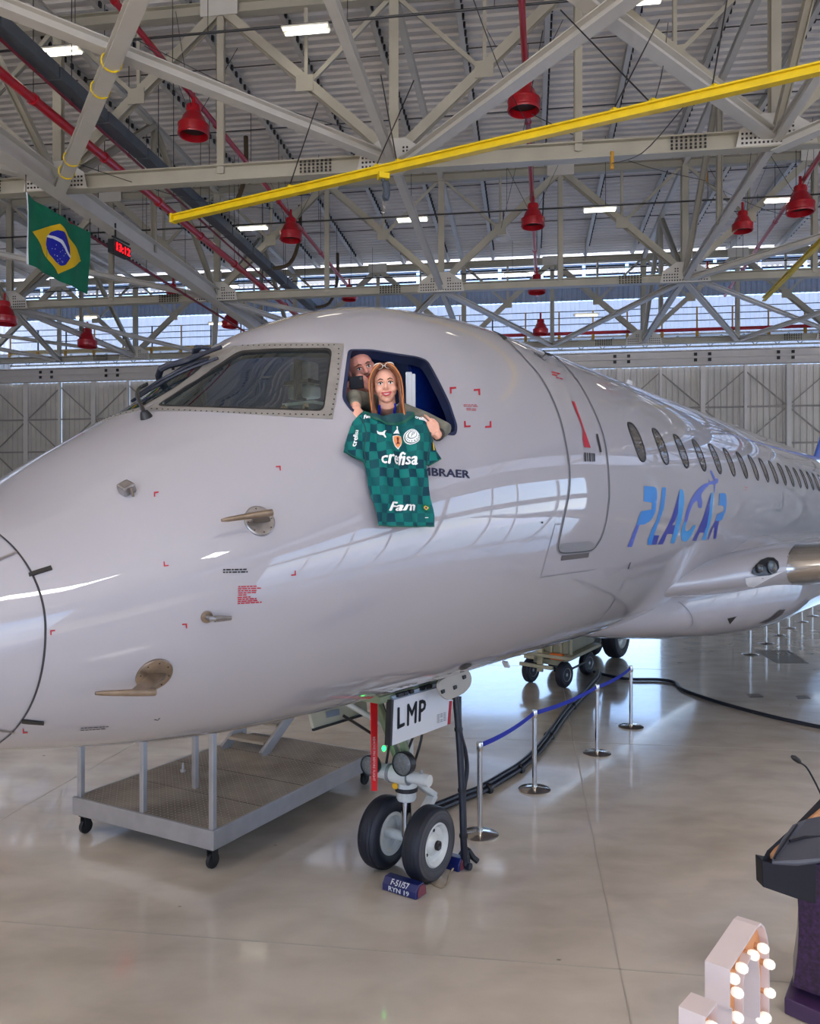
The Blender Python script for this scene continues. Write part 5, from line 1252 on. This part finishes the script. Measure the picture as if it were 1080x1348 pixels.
mp_ = [at(1090, 1068, 5.35), at(1080, 1043, 5.33), at(1070, 1023, 5.3), at(1062, 1010, 5.28), at(1054, 1004, 5.26)]
part('gooseneck', MB().tube(smoothpath(mp_, 6), .006, 8), BLK, mc, True)
part('capsule', MB().tube([at(1054, 1004, 5.26), at(1051.5, 1001.5, 5.255), at(1046, 997.5, 5.24), at(1042.5, 995.5, 5.24)], [.010, .017, .017, .009], 12), BLK, mc, True)

# ------------------------------------------------------------ illuminated letters
PK = mat('letter_pink', (222, 206, 204), .55, var=.04); FACE = mat('letter_face', (232, 160, 104), .6)  # face orange has the warm bulb light painted in
BULB = mat('bulb_glow', (232, 228, 220), .25, emit=.45)
def letter_frame(O, wd, dd):
    wd = wd.normalized(); return (lambda a, z, o=0: O+wd*a-dd*o+UPZ*z)
def box_letter(name, label, O, outline, holes, bulbs, wd, dd, depth=.10):
    t = thing(name, label, 'letter', Vector((O.x, O.y, 0)), 'light-bulb letters in the corner')
    F = lambda a, z, o: O+wd*a+dd*o+UPZ*z
    V, T = tri2d(outline, .06, holes); n = len(V)
    part('face', MB().add([F(a, z, .035) for a, z in V], T), FACE, t, label='recessed face with warm bulb glow in its colour')
    part('back', MB().add([F(a, z, depth) for a, z in V], T), PK, t)
    M = MB()
    for lp, s_ in [(outline, 1)]+[(h, -1) for h in holes]:
        k = len(lp); cx = sum(p[0] for p in lp)/k; cz = sum(p[1] for p in lp)/k
        def inn(p): v = Vector((p[0]-cx, p[1]-cz)); return (p[0]-s_*v.x/max(v.length, .01)*.010, p[1]-s_*v.y/max(v.length, .01)*.010)
        a = [F(*p, 0) for p in lp]; b_ = [F(*p, depth) for p in lp]; c = [F(*inn(p), 0) for p in lp]; d = [F(*inn(p), .035) for p in lp]
        fs = []
        for i in range(k):
            j = (i+1) % k; fs += [(i, j, k+j, k+i), (i, 2*k+i, 2*k+j, j), (2*k+i, 3*k+i, 3*k+j, 2*k+j)]
        M.add(a+b_+c+d, fs)
    part('return_edge', M, PK, t)
    b0 = None
    for (a, z) in bulbs:
        c = F(a, z, .035); q = part('bulb_socket', MB().lathe(c, [(.014, 0), (.014, -.016), (0, -.016)], dd, 12), LW, t, True)
        part('bulb', MB().lathe(c, [(.012, -.012), (.020, -.024), (.0225, -.038), (.020, -.052), (.011, -.061), (0, -.063)], dd, 16), BULB, q, True)
    return t
O1 = Vector((1.286, 3.30, 0)); wd = Vector((.29, .34, 0)).normalized(); dd = Vector((-.34*1, .29, 0)).normalized()
den = lambda px, py: None
def onface(px, py):
    d = ray(px, py); n = dd; t = (O1-dd*.008-Vector((0, 0, 0))-Vector((0, 0, 0))).dot(n)/d.dot(n); p = CAMP+d*t; return ((p-O1).dot(wd), p.z)
out = [(0, 1.185), (0, 1.025), (.025, 1.02), (.03, .02), (.15, .02), (.16, .45)]
out += [(.33+.18*sin(pi*i/12), .79-.34*cos(pi*i/12)*1.0) for i in range(0, 7)]
out += [(.51, .95), (.505, 1.06), (.48, 1.13), (.44, 1.19), (.39, 1.225), (.34, 1.23)]
hole = [(.165, 1.06), (.20, 1.10), (.25, 1.125), (.31, 1.12), (.355, 1.07), (.375, .98), (.375, .80), (.34, .66), (.27, .60), (.165, .60)]
bl = [onface(*p) for p in ((1007, 1249), (994, 1258), (1015, 1270), (979, 1275), (968, 1289), (973, 1307.5), (1015.6, 1307.5), (973, 1340), (1010, 1340))]+[(.09, .78), (.09, .62), (.09, .46), (.09, .30), (.09, .14), (.39, .8), (.38, .66), (.32, .54), (.22, .52)]
box_letter('marquee_letter', 'pinkish white letter P with glowing round bulbs, bottom right corner', O1, out, [hole], bl, wd, dd)
O2 = Vector((1.075, 2.985, 0))
out2 = [(0, 1.185), (0, .02), (.36, .02), (.36, .14), (.12, .14), (.12, 1.185)]
box_letter('marquee_letter', 'pinkish white letter top peeping in at the bottom edge, left of the bulb letter', O2, out2, [], [(.06, 1.12), (.06, .96), (.06, .8), (.06, .64), (.06, .48), (.06, .32), (.06, .16), (.2, .08), (.3, .08)], wd, dd)

# ------------------------------------------------------------ people at the cockpit window
def remeshed(name, M, m, parent, vox, smooth_it=6, label=None):
    me = bpy.data.meshes.new(name); me.from_pydata([tuple(v) for v in M.v], [], M.f)
    bm = bmesh.new(); bm.from_mesh(me); bmesh.ops.recalc_face_normals(bm, faces=bm.faces); bm.to_mesh(me); bm.free()
    o = bpy.data.objects.new(name, me); COL.objects.link(o)
    r = o.modifiers.new('r', 'REMESH'); r.mode = 'VOXEL'; r.voxel_size = vox; r.use_smooth_shade = True
    sm = o.modifiers.new('s', 'SMOOTH'); sm.factor = .5; sm.iterations = smooth_it
    dg = bpy.context.evaluated_depsgraph_get(); dg.update(); m2 = bpy.data.meshes.new_from_object(o.evaluated_get(dg))
    bpy.data.objects.remove(o); m2.name = name
    m2.transform(Matrix.Translation(-Vector(root_of(parent).location))); m2.materials.clear(); m2.materials.append(m)
    m2.polygons.foreach_set('use_smooth', [True]*len(m2.polygons))
    q = bpy.data.objects.new(name, m2); COL.objects.link(q); q.parent = parent
    if label: q['label'] = label
    return q
def hand(M, wrist, fdir, palm_n, thumb_side, curl=.75, sc=1.):
    f = fdir.normalized(); n = (palm_n-f*palm_n.dot(f)).normalized(); s = f.cross(n)*thumb_side   # s points to the thumb
    R = Matrix((s, f, n)).transposed()
    M.ell(wrist+f*.045*sc, (.040*sc, .050*sc, .017*sc), 14, 10, R); M.tube([wrist-f*.02, wrist+f*.02*sc], [.024*sc, .028*sc], 10)
    for i, (L, r) in enumerate(((.9, .0080), (1, .0082), (.94, .0080), (.76, .0072))):
        b = wrist+f*(.078 if i != 3 else .07)*sc+s*(.033-.0222*i)*sc; d = f; pts = [b-f*.02*sc, b]; ang = 0
        for k, l in enumerate((.036, .024, .019)):
            ang += curl*(1 if k else .7); d = f*cos(ang)-n*-1*sin(ang)*-1; pts.append(pts[-1]+d*l*L*sc)
        M.tube(pts, [r*1.1*sc, r*1.1*sc, r*sc, r*.92*sc, r*.75*sc], 8)
    M.tube([wrist+f*.015*sc+s*.022*sc, wrist+f*.045*sc+s*.046*sc-n*.008, wrist+f*.072*sc+s*.050*sc-n*.024*sc, wrist+f*.090*sc+s*.042*sc-n*.032*sc], [.014*sc, .012*sc, .010*sc, .008*sc], 8)
SKIN1 = mat('skin_fair', (222, 164, 140), .5, var=.05, vscale=20); SKIN2 = mat('skin_ruddy', (204, 138, 122), .5, var=.08, vscale=20)
EYEW = mat('eye_white', (235, 230, 226), .25); IRIS = mat('iris', (52, 36, 28), .2); LIP = mat('lip_rose', (186, 66, 76), .4); TEETH = mat('teeth', (240, 236, 228), .3)
def face(c, r, f, u, parent, hair_col, sc=1., smile=True):
    """eyes, brows, lips and ears on a head whose centre is c"""
    P = lambda a, b, d: c+(r*a+f*b+u*d)*sc
    R = Matrix((r, f, u)).transposed()
    for s in (-1, 1):
        e = part('eye', MB().ell(P(.0295*s, .079, .012), (.0135*sc, .0085*sc, .0085*sc), 14, 8, R), EYEW, parent, True)
        part('iris', MB().ell(P(.0295*s, .0855, .012), (.0062*sc, .004*sc, .0062*sc), 12, 8, R), IRIS, e, True)
        part('eyelid', MB().tube([P(.016*s, .086, .0155), P(.023*s, .089, .0205), P(.034*s, .086, .0205), P(.0435*s, .079, .015)], .0028*sc, 6), IRIS, e, True)
        part('eyebrow', MB().tube([P(.013*s, .092, .032), P(.028*s, .092, .038), P(.045*s, .081, .032)], [.0034*sc, .004*sc, .002*sc], 6), hair_col, parent, True)
    lips = MB()
    up_ = [P(x, y, z) for x, y, z in ((-.027, .076, -.041), (-.014, .089, -.044), (0, .093, -.046), (.014, .089, -.044), (.027, .076, -.041))]
    lo = [P(x, y, z) for x, y, z in ((-.027, .076, -.041), (-.014, .087, -.056), (0, .091, -.060), (.014, .087, -.056), (.027, .076, -.041))]
    part('lips', lips.tube(smoothpath(up_, 3), .0042*sc, 6).tube(smoothpath(lo, 3), .005*sc, 6), LIP, parent, True)
    if smile: part('teeth', MB().tube([P(-.019, .080, -.047), P(-.008, .087, -.0505), P(.008, .087, -.0505), P(.019, .080, -.047)], .0050*sc, 6), TEETH, parent, True)
def headblob(M, c, r, f, u, sc=1., nose=1.):
    P = lambda a, b, d: c+(r*a+f*b+u*d)*sc; R = Matrix((r, f, u)).transposed()
    def E(a, b, d, x, y, z): M.ell(P(a, b, d), (x*sc, y*sc, z*sc), 20, 14, R)
    E(0, -.012, .032, .076, .094, .082); E(0, .016, -.01, .066, .068, .075); E(0, .028, -.052, .048, .050, .045); E(0, .050, -.083, .022, .022, .017)
    for s in (-1, 1): E(.036*s, .045, -.018, .026, .030, .028); E(.030*s, .060, .034, .026, .022, .011); E(.076*s, -.004, -.004, .010, .020, .031)
    M.tube([P(0, .080, .020), P(0, .094, .004), P(0, .104*1, -.014), P(0, .094, -.022)], [.0085*sc, .0095*sc, .0125*sc*nose, .010*sc], 10)
    for s in (-1, 1): E(.011*s, .090, -.018, .0085, .010, .0075)
    E(0, .070, -.05, .030, .017, .018)
def lock(M, pts, r0, r1, n=7):
    p = smoothpath(pts, 5); k = len(p); M.tube(p, [r0+(r1-r0)*i/(k-1) if i > 1 else r0*.6 for i in range(k)], n)

# woman leaning in the open window
hc = at(508, 509, 4.80); f = (CAMP-hc); f.z *= .35; f.normalize(); u0 = Vector((-.10, .10, 1)); r = f.cross(UPZ)*-1; r = (u0.cross(f)).normalized()*-1
if r.x < 0: r = -r
u = r.cross(f) if r.cross(f).z > 0 else f.cross(r); u.normalize()
wm = thing('person', 'smiling woman with long auburn hair leaning from the cockpit window, holding up a shirt', 'person', Vector((hc.x, hc.y+.15, 2.62)))
B = MB(); headblob(B, hc, r, f, u, .98)
nk = hc-u*.075-f*.02; cb = at(509, 560, 4.98)
B.tube([hc-u*.03-f*.02, nk-u*.02, cb+UPZ*.06, cb], [.050, .050, .056, .085], 16)
chest = at(512, 610, 5.10); B.tube([cb+UPZ*.04, cb-UPZ*.06, chest, chest-UPZ*.45, chest-UPZ*.62], [.05, .115, .135, .125, .12], 18)
sR, eR, wR = at(489, 530, 4.97), at(466, 524, 4.83), at(468.5, 537, 4.68)
sL, eL, wL = at(531, 542, 5.0), at(586, 566, 4.99), at(575.5, 572.5, 4.855)
B.tube([cb+UPZ*-.02, sR, eR, wR], [.07, .055, .042, .028], 14); B.tube([cb+UPZ*-.02, sL, lerp(sL, eL, .5), eL, wL], [.07, .055, .05, .042, .028], 14)
hR = at(472.5, 551, 4.605); hand(B, wR, hR-wR, Vector((.25, -.9, .25)), 1, .42)
hL = at(563, 560, 4.80); hand(B, wL, at(560, 556, 4.83)-wL, Vector((-.2, -.9, .3)), 1, .45)
remeshed('body', B, SKIN1, wm, .0034, 3)
HAIR = mat('hair_auburn', (118, 68, 40), .45, var=.45, vscale=30, stretch=(6, 6, 1)); HAIRD = mat('hair_brown', (86, 58, 44), .5, var=.3, vscale=30)
face(hc, r, f, u, wm, HAIRD, .98)
Hh = MB(); P = lambda a, b, d: hc+r*a+f*b+u*d
R_ = Matrix((r, f, u)).transposed(); Hh.ell(P(0, -.030, .042), (.086, .088, .090), 20, 14, R_)
rnh = random.Random(11)
for s in (-1, 1):
    for i in range(13):
        t = i/12; y0 = .055-.13*t
        L = .19+.03*rnh.random() if s > 0 else .15+.02*rnh.random()
        lock(Hh, [P(.006*s, y0+.005, .125-.01*t), P(.045*s, y0+.022, .105), P(.076*s, y0+.008, .05), P(.083*s, y0-.005, -.02), P((.080+.012*rnh.random())*s, y0-.01, -.09), P((.066+.03*rnh.random())*s, y0+.015*rnh.random(), -L)], .017, .011)
remeshed('hair', Hh, HAIR, wm, .005, 2, label='long auburn hair')
hl = MB()
for s in (-1, 1):
    for i in range(9):
        t = i/8; y0 = .058-.10*t
        lock(hl, [P(.018*s, y0+.022, .128), P(.058*s, y0+.036, .098), P(.090*s, y0+.018, .04), P(.096*s, y0+.006, -.04), P((.088+.01*rnh.random())*s, y0, -.10), P((.070+.03*rnh.random())*s, y0+.01, -.17-(.03 if s > 0 else 0))], .0042, .003, 5)
part('hair_strand', hl, mat('hair_gold', (204, 126, 62), .4, var=.2, vscale=20), wm, True, label='golden strands of hair')['kind'] = 'stuff'
sg_ = MB()
for s in (-1, 1):
    sg_.tube([P(.032*s+.026*cos(th), .072+.010*sin(th), .112+.015*sin(th)) for th in [2*pi*k/14 for k in range(15)]], .0028, 6, cap=False)
sg_.tube([P(-.008, .080, .112), P(.008, .080, .112)], .003, 6)
g = part('sunglasses', sg_, mat('glasses_rim', (214, 210, 206), .3, .5), wm, True, label='sunglasses pushed up on her hair')
for s in (-1, 1): part('lens', MB().ell(P(.032*s, .070, .112), (.024, .006, .015), 14, 8, R_), mat('lens_dark', (56, 40, 34), .15, coat=1), g, True)
part('earring', MB().ell(P(.080, .012, -.036), (.006, .006, .008), 10, 6), EYEW, wm, True); part('earring', MB().ell(P(-.080, .012, -.036), (.006, .006, .008), 10, 6), EYEW, wm, True)
JK = mat('jacket_grey_olive', (118, 116, 104), .8, var=.45, vscale=16)
J = MB(); J.tube([cb+UPZ*.035-f*.03, cb-UPZ*.03-f*.02, chest, chest-UPZ*.45, chest-UPZ*.6], [.06, .135, .155, .145, .14], 20)
J.tube([cb+UPZ*-.03, sR, eR, lerp(eR, wR, .85)], [.075, .066, .052, .036], 16); J.tube([cb+UPZ*-.03, sL, lerp(sL, eL, .5), eL, lerp(eL, wL, .85)], [.075, .066, .058, .050, .036], 16)
remeshed('jacket', J, JK, wm, .008, 3, label='grey olive jacket')
part('shirt_panel', MB().ell(cb-UPZ*.03+f*.10, (.055, .03, .09), 16, 10), mat('top_grey', (96, 96, 104), .7), wm, True)
for s in (-1, 1): part('lanyard', MB().tube([nk+r*.045*s-u*.03+f*.02, cb+r*.045*s+f*.10+UPZ*.035, cb+r*.022*s+f*.135-UPZ*.03, cb+r*.004*s+f*.14-UPZ*.09], .0075, 6), mat('lanyard_blue', (24, 50, 190), .5), wm, True, label='blue lanyard')
part('pendant', MB().lathe(cb+f*.125+UPZ*.035-r*.012, [(.018, 0), (.018, .006), (.008, .009), (0, .006)], f, 18), INK, wm, True)
part('cuff', MB().tube([lerp(eL, wL, .80), lerp(eL, wL, .93)], .040, 14), mat('cuff_dark', (40, 36, 36), .6), wm, True)

# man behind her taking a photo
hc2 = at(476, 486.5, 5.16); f = (CAMP-hc2); f.z *= .3; f = (f.normalized()+Vector((.25, 0, -.12))).normalized(); u0 = Vector((-.38, 0, 1)); r = (u0.cross(f)).normalized()
if r.x < 0: r = -r
u = r.cross(f) if r.cross(f).z > 0 else f.cross(r)
mn = thing('person', 'bearded man in dark blue behind the woman, taking a picture with a black phone', 'person', Vector((hc2.x, hc2.y+.1, 2.62)))
B = MB(); headblob(B, hc2, r, f, u, 1.06, 1.2); cb = at(478, 545, 5.34)
B.tube([hc2-u*.04-f*.02, lerp(hc2, cb, .6), cb], [.060, .062, .09], 16); B.tube([cb+UPZ*.02, cb-UPZ*.1, cb-UPZ*.8], [.06, .15, .14], 18)
pc = at(469.5, 503.5, 4.84)
wA, wB = at(455.5, 524, 4.92), at(487, 514, 4.98)
sA, sB = at(455, 550, 5.25), at(500, 545, 5.35)
B.tube([cb, sA, lerp(sA, wA, .4)+Vector((-.02, 0, -.08)), wA], [.08, .06, .045, .028], 12); B.tube([cb, sB, lerp(sB, wB, .4)+Vector((.03, 0, -.1)), wB], [.08, .06, .045, .028], 12)
hand(B, wA, at(457, 503, 4.92)-wA, Vector((-1, -.3, 0)), 1, .6, .9); hand(B, wB, at(482, 501, 4.96)-wB, Vector((1, -.3, 0)), -1, .6, .9)
remeshed('body', B, SKIN2, mn, .0038, 3)
face(hc2, r, f, u, mn, HAIRD, 1.06, False)
P = lambda a, b, d: hc2+(r*a+f*b+u*d)*1.06; R_ = Matrix((r, f, u)).transposed()
part('beard', MB().ell(P(0, .040, -.068), (.052, .052, .040), 18, 12, R_).tube([P(-.03, .080, -.038), P(-.012, .098, -.034), P(.012, .098, -.034), P(.03, .080, -.038)], .006, 6), mat('beard_brown', (104, 70, 62), .8, var=.4, vscale=60), mn, True)
Hh = MB(); Hh.ell(P(0, -.03, .055), (.084, .092, .082), 18, 12, R_)
remeshed('hair', Hh, mat('hair_dark', (40, 34, 36), .6, var=.3), mn, .007, 2, label='short dark hair')
J = MB(); J.tube([cb+UPZ*.03, cb-UPZ*.08, cb-UPZ*.75], [.08, .17, .16], 20)
J.tube([cb, sA, lerp(sA, wA, .4)+Vector((-.02, 0, -.08)), lerp(sA, wA, .85)], [.09, .07, .055, .04], 14); J.tube([cb, sB, lerp(sB, wB, .4)+Vector((.03, 0, -.1)), lerp(sB, wB, .85)], [.09, .07, .055, .04], 14)
remeshed('sweater', J, mat('sweater_navy', (30, 38, 70), .8, var=.2), mn, .010, 3, label='dark blue sweater')
ph = thing('phone', 'black smartphone held up by the man in the cockpit', 'phone', pc-Vector((0, 0, .05)))
dp = (CAMP-pc); dp.z = 0; dp.normalize(); rp_ = Vector((-dp.y, dp.x, 0))
if rp_.x < 0: rp_ = -rp_
tx = (rp_+UPZ*.12).normalized(); tz = tx.cross(dp); tz = tz if tz.z > 0 else -tz
part('phone_body', MB().frame(pc, tx, dp, tz, .085, .010, .074), mat('phone_black', (12, 14, 24), .6, spec=.2), ph, bevel=.004)
part('camera_lens', MB().lathe(pc+tx*.03+tz*.022+dp*.005, [(.009, 0), (.009, .003), (.005, .003), (0, .002)], dp, 14), DARK, ph)

# ------------------------------------------------------------ football shirt hung out of the window
def Jp(pts): return [(445+x/7.714, 540+y/7.714) for x, y in pts]
def wr(x, y): return .009*sin(x*.16+y*.035)+.006*sin(x*.33-y*.09+1)+.004*sin(y*.13+x*.07)+.010*sin((x-.35*(y-545))*.12)*max(0, 1-(y-545)/90)
def jmap(x, y, o):
    p, n = hit(x, y); t = max(0, (y-575)/120); return p+n*(.030+.022*t+wr(x, y)+o)
def jersey_mat():
    m = bpy.data.materials.new('jersey_green'); m.use_nodes = True; n = m.node_tree; b = n.nodes['Principled BSDF']; L = n.links.new
    b.inputs['Roughness'].default_value = .6; b.inputs['Specular IOR Level'].default_value = .25
    uv = n.nodes.new('ShaderNodeUVMap'); uv.uv_map = 'UVMap'; fl_ = n.nodes.new('ShaderNodeVectorMath'); fl_.operation = 'FLOOR'; L(uv.outputs[0], fl_.inputs[0])
    w = n.nodes.new('ShaderNodeTexWhiteNoise'); w.noise_dimensions = '2D'; L(fl_.outputs[0], w.inputs['Vector'])
    ck = n.nodes.new('ShaderNodeTexChecker'); ck.inputs['Scale'].default_value = 1; L(uv.outputs[0], ck.inputs[0])
    ad = n.nodes.new('ShaderNodeMath'); ad.operation = 'MULTIPLY_ADD'; ad.inputs[1].default_value = .5; L(w.outputs['Value'], ad.inputs[0]); 
    mu = n.nodes.new('ShaderNodeMath'); mu.operation = 'MULTIPLY'; mu.inputs[1].default_value = .5; L(ck.outputs['Fac'], mu.inputs[0]); L(mu.outputs[0], ad.inputs[2])
    r = n.nodes.new('ShaderNodeValToRGB'); e = r.color_ramp.elements; e[0].position = .1; e[0].color = lin((0, 56, 70))+(1,); e[1].position = .9; e[1].color = lin((0, 112, 106))+(1,)
    L(ad.outputs[0], r.inputs[0]); L(r.outputs[0], b.inputs['Base Color']); return m
JM_ = jersey_mat()
JO = Jp([(212, 72), (240, 66), (420, 72), (560, 70), (650, 60), (725, 42), (738, 70), (790, 100), (850, 140), (900, 200), (915, 250), (945, 320), (1012, 495), (1012, 515), (895, 582), (864, 560), (866, 640), (876, 800), (890, 950), (905, 1080), (910, 1180), (905, 1186), (800, 1190), (700, 1195), (560, 1192), (420, 1188), (350, 1186), (325, 1070), (295, 930), (270, 780), (250, 650), (237, 573), (190, 547), (110, 503), (32, 462), (45, 400), (80, 300), (115, 200), (145, 130), (178, 95)])
js = thing('football_shirt', 'green chequered football shirt with white lettering hung out of the cockpit window', 'shirt', hit(510, 620)[0])
V, T = tri2d(JO, 3.2); top = [jmap(x, y, 0) for x, y in V]; bot = [jmap(x, y, -.004) for x, y in V]; n = len(V); E_ = {}
for t in T:
    for a, b_ in ((t[0], t[1]), (t[1], t[2]), (t[2], t[0])): E_[(a, b_)] = 1
M = MB().add(top+bot, T+[tuple(n+i for i in reversed(t)) for t in T]+[(a, b_, b_+n, a+n) for (a, b_) in E_ if (b_, a) not in E_])
me = bpy.data.meshes.new('shirt_body'); me.from_pydata([tuple(v-js.location) for v in M.v], [], M.f); me.materials.append(JM_)
uvl = me.uv_layers.new(name='UVMap'); UV = V+V
for l in me.loops: x, y = UV[l.vertex_index]; uvl.data[l.index].uv = ((x-445)/9.7, (y-540)/11.4)
me.polygons.foreach_set('use_smooth', [True]*len(me.polygons)); me.set_sharp_from_angle(angle=radians(60))
sb = bpy.data.objects.new('shirt_body', me); COL.objects.link(sb); sb.parent = js
TEAL = mat('shirt_teal_dark', (0, 64, 72), .6, var=.15); PW = mat('shirt_print', (240, 240, 240), .5); GD = mat('shirt_dark_green', (0, 84, 66), .5)
def jp(name, pts, m, off=.004, step=3, label=None): return part(name, patch(Jp(pts), step, off, f=jmap), m, js, True, label=label)
jp('neck_lining', [(238, 72), (420, 78), (560, 76), (650, 66), (722, 48), (722, 85), (655, 135), (548, 180), (430, 150), (300, 100)], TEAL, .004, label='dark inside of the collar')
part('collar', ribbon([(jmap(x, y, .006), hit(x, y)[1]) for x, y in densify(Jp([(225, 72), (300, 104), (430, 156), (548, 188), (655, 142), (726, 92), (734, 52)]), 3)], .016, .001), GD, js, True)
for q in ([(250, 570), (240, 400), (262, 300), (235, 180), (205, 110)], [(870, 560), (880, 400), (905, 240)]):
    part('sleeve_seam', ribbon([(jmap(x, y, .004), hit(x, y)[1]) for x, y in densify(Jp(q), 3)], .008, .001), TEAL, js, True)
for q in ([(34, 455), (110, 497), (190, 541), (236, 567)], [(1010, 508), (897, 574), (866, 556)], [(350, 1180), (560, 1186), (700, 1189), (905, 1180)]):
    part('hem', ribbon([(jmap(x, y, .004), hit(x, y)[1]) for x, y in densify(Jp(q), 3)], .008, .001), GD, js, True)
def jtext(s, tl, tr, br_, bl, bold=.03, shear=0, m=PW, label=None):
    q = Jp([tl, tr, br_, bl]); return part('shirt_lettering', textmesh(s, quadmap(*q, lambda x, y: jmap(x, y, .009)), bold, shear), m, js, label=label)
jtext('crefisa', (388, 455), (757, 450), (757, 580), (388, 584), .028, .15, label='large white sponsor lettering across the chest')
jtext('Fam', (462, 948), (722, 942), (716, 1034), (455, 1038), .035, .25, label='white lettering near the hem')
jtext('crefisa', (100, 410), (146, 232), (186, 240), (146, 420), .03)
jtext('Fam', (228, 106), (300, 104), (296, 136), (232, 146), .05, .2)
jtext('crefisa', (752, 84), (856, 134), (846, 162), (748, 110), .04)
jp('cat_mark', [(368, 238), (388, 258), (418, 266), (436, 250), (458, 247), (442, 262), (434, 282), (450, 320), (440, 323), (420, 292), (396, 284), (376, 268)], PW, .006)
jp('star_badge', [(525, 292), (572, 284), (618, 290), (622, 340), (606, 388), (576, 426), (543, 396), (525, 345)], PW, .006)
jp('star_badge', [(532, 298), (572, 291), (611, 297), (614, 340), (600, 384), (575, 415), (550, 390), (533, 343)], mat('badge_orange', (232, 150, 90), .5), .008)
jp('badge_mark', [(560, 315), (572, 304), (584, 315), (578, 350), (592, 375), (570, 372), (552, 384), (566, 350)], mat('badge_maroon', (110, 30, 40), .5), .010)
jp('trophy_mark', [(556, 204), (572, 204), (570, 228), (584, 246), (600, 268), (530, 270), (546, 246), (560, 228)], PW, .006)
circ = lambda cx, cy, a, b_, n=24: [(cx+a*cos(2*pi*k/n), cy+b_*sin(2*pi*k/n)) for k in range(n)]
jp('club_crest', circ(714, 297, 66, 76), PW, .006, 2, label='round white and green club crest'); jp('club_crest', circ(714, 297, 58, 68), GD, .009, 2); jp('club_crest', circ(714, 297, 52, 62), PW, .012, 2)
jp('club_crest', circ(711, 284, 34, 40), mat('crest_grey', (110, 132, 126), .5), .015, 2); jp('club_crest', circ(711, 284, 27, 33), PW, .018, 2)
part('crest_letter', textmesh('P', quadmap(*Jp([(698, 262), (724, 262), (720, 304), (697, 304)]), lambda x, y: jmap(x, y, .021)), 0, .2), GD, js)
for k in range(8): th = pi*(.05+.9*k/7); jp('crest_star', circ(714+44*cos(th), 297+50*sin(th), 4.6, 5.4, 6), GD, .016, 1.5)
jp('hem_flag', [(800, 972), (868, 970), (870, 1028), (802, 1030)], mat('flag_green', (0, 112, 78), .8), .006); jp('hem_flag', [(806, 1000), (835, 976), (864, 999), (836, 1024)], FY, .008); jp('hem_flag', circ(835, 1000, 11, 12, 10), FB, .010, 1.5)
jp('brand_tag', [(808, 1094), (845, 1093), (845, 1100), (808, 1101)], PW, .006)
jp('sleeve_patch', [(924, 345), (936, 340), (948, 380), (950, 420), (934, 430), (924, 390)], FY, .006)
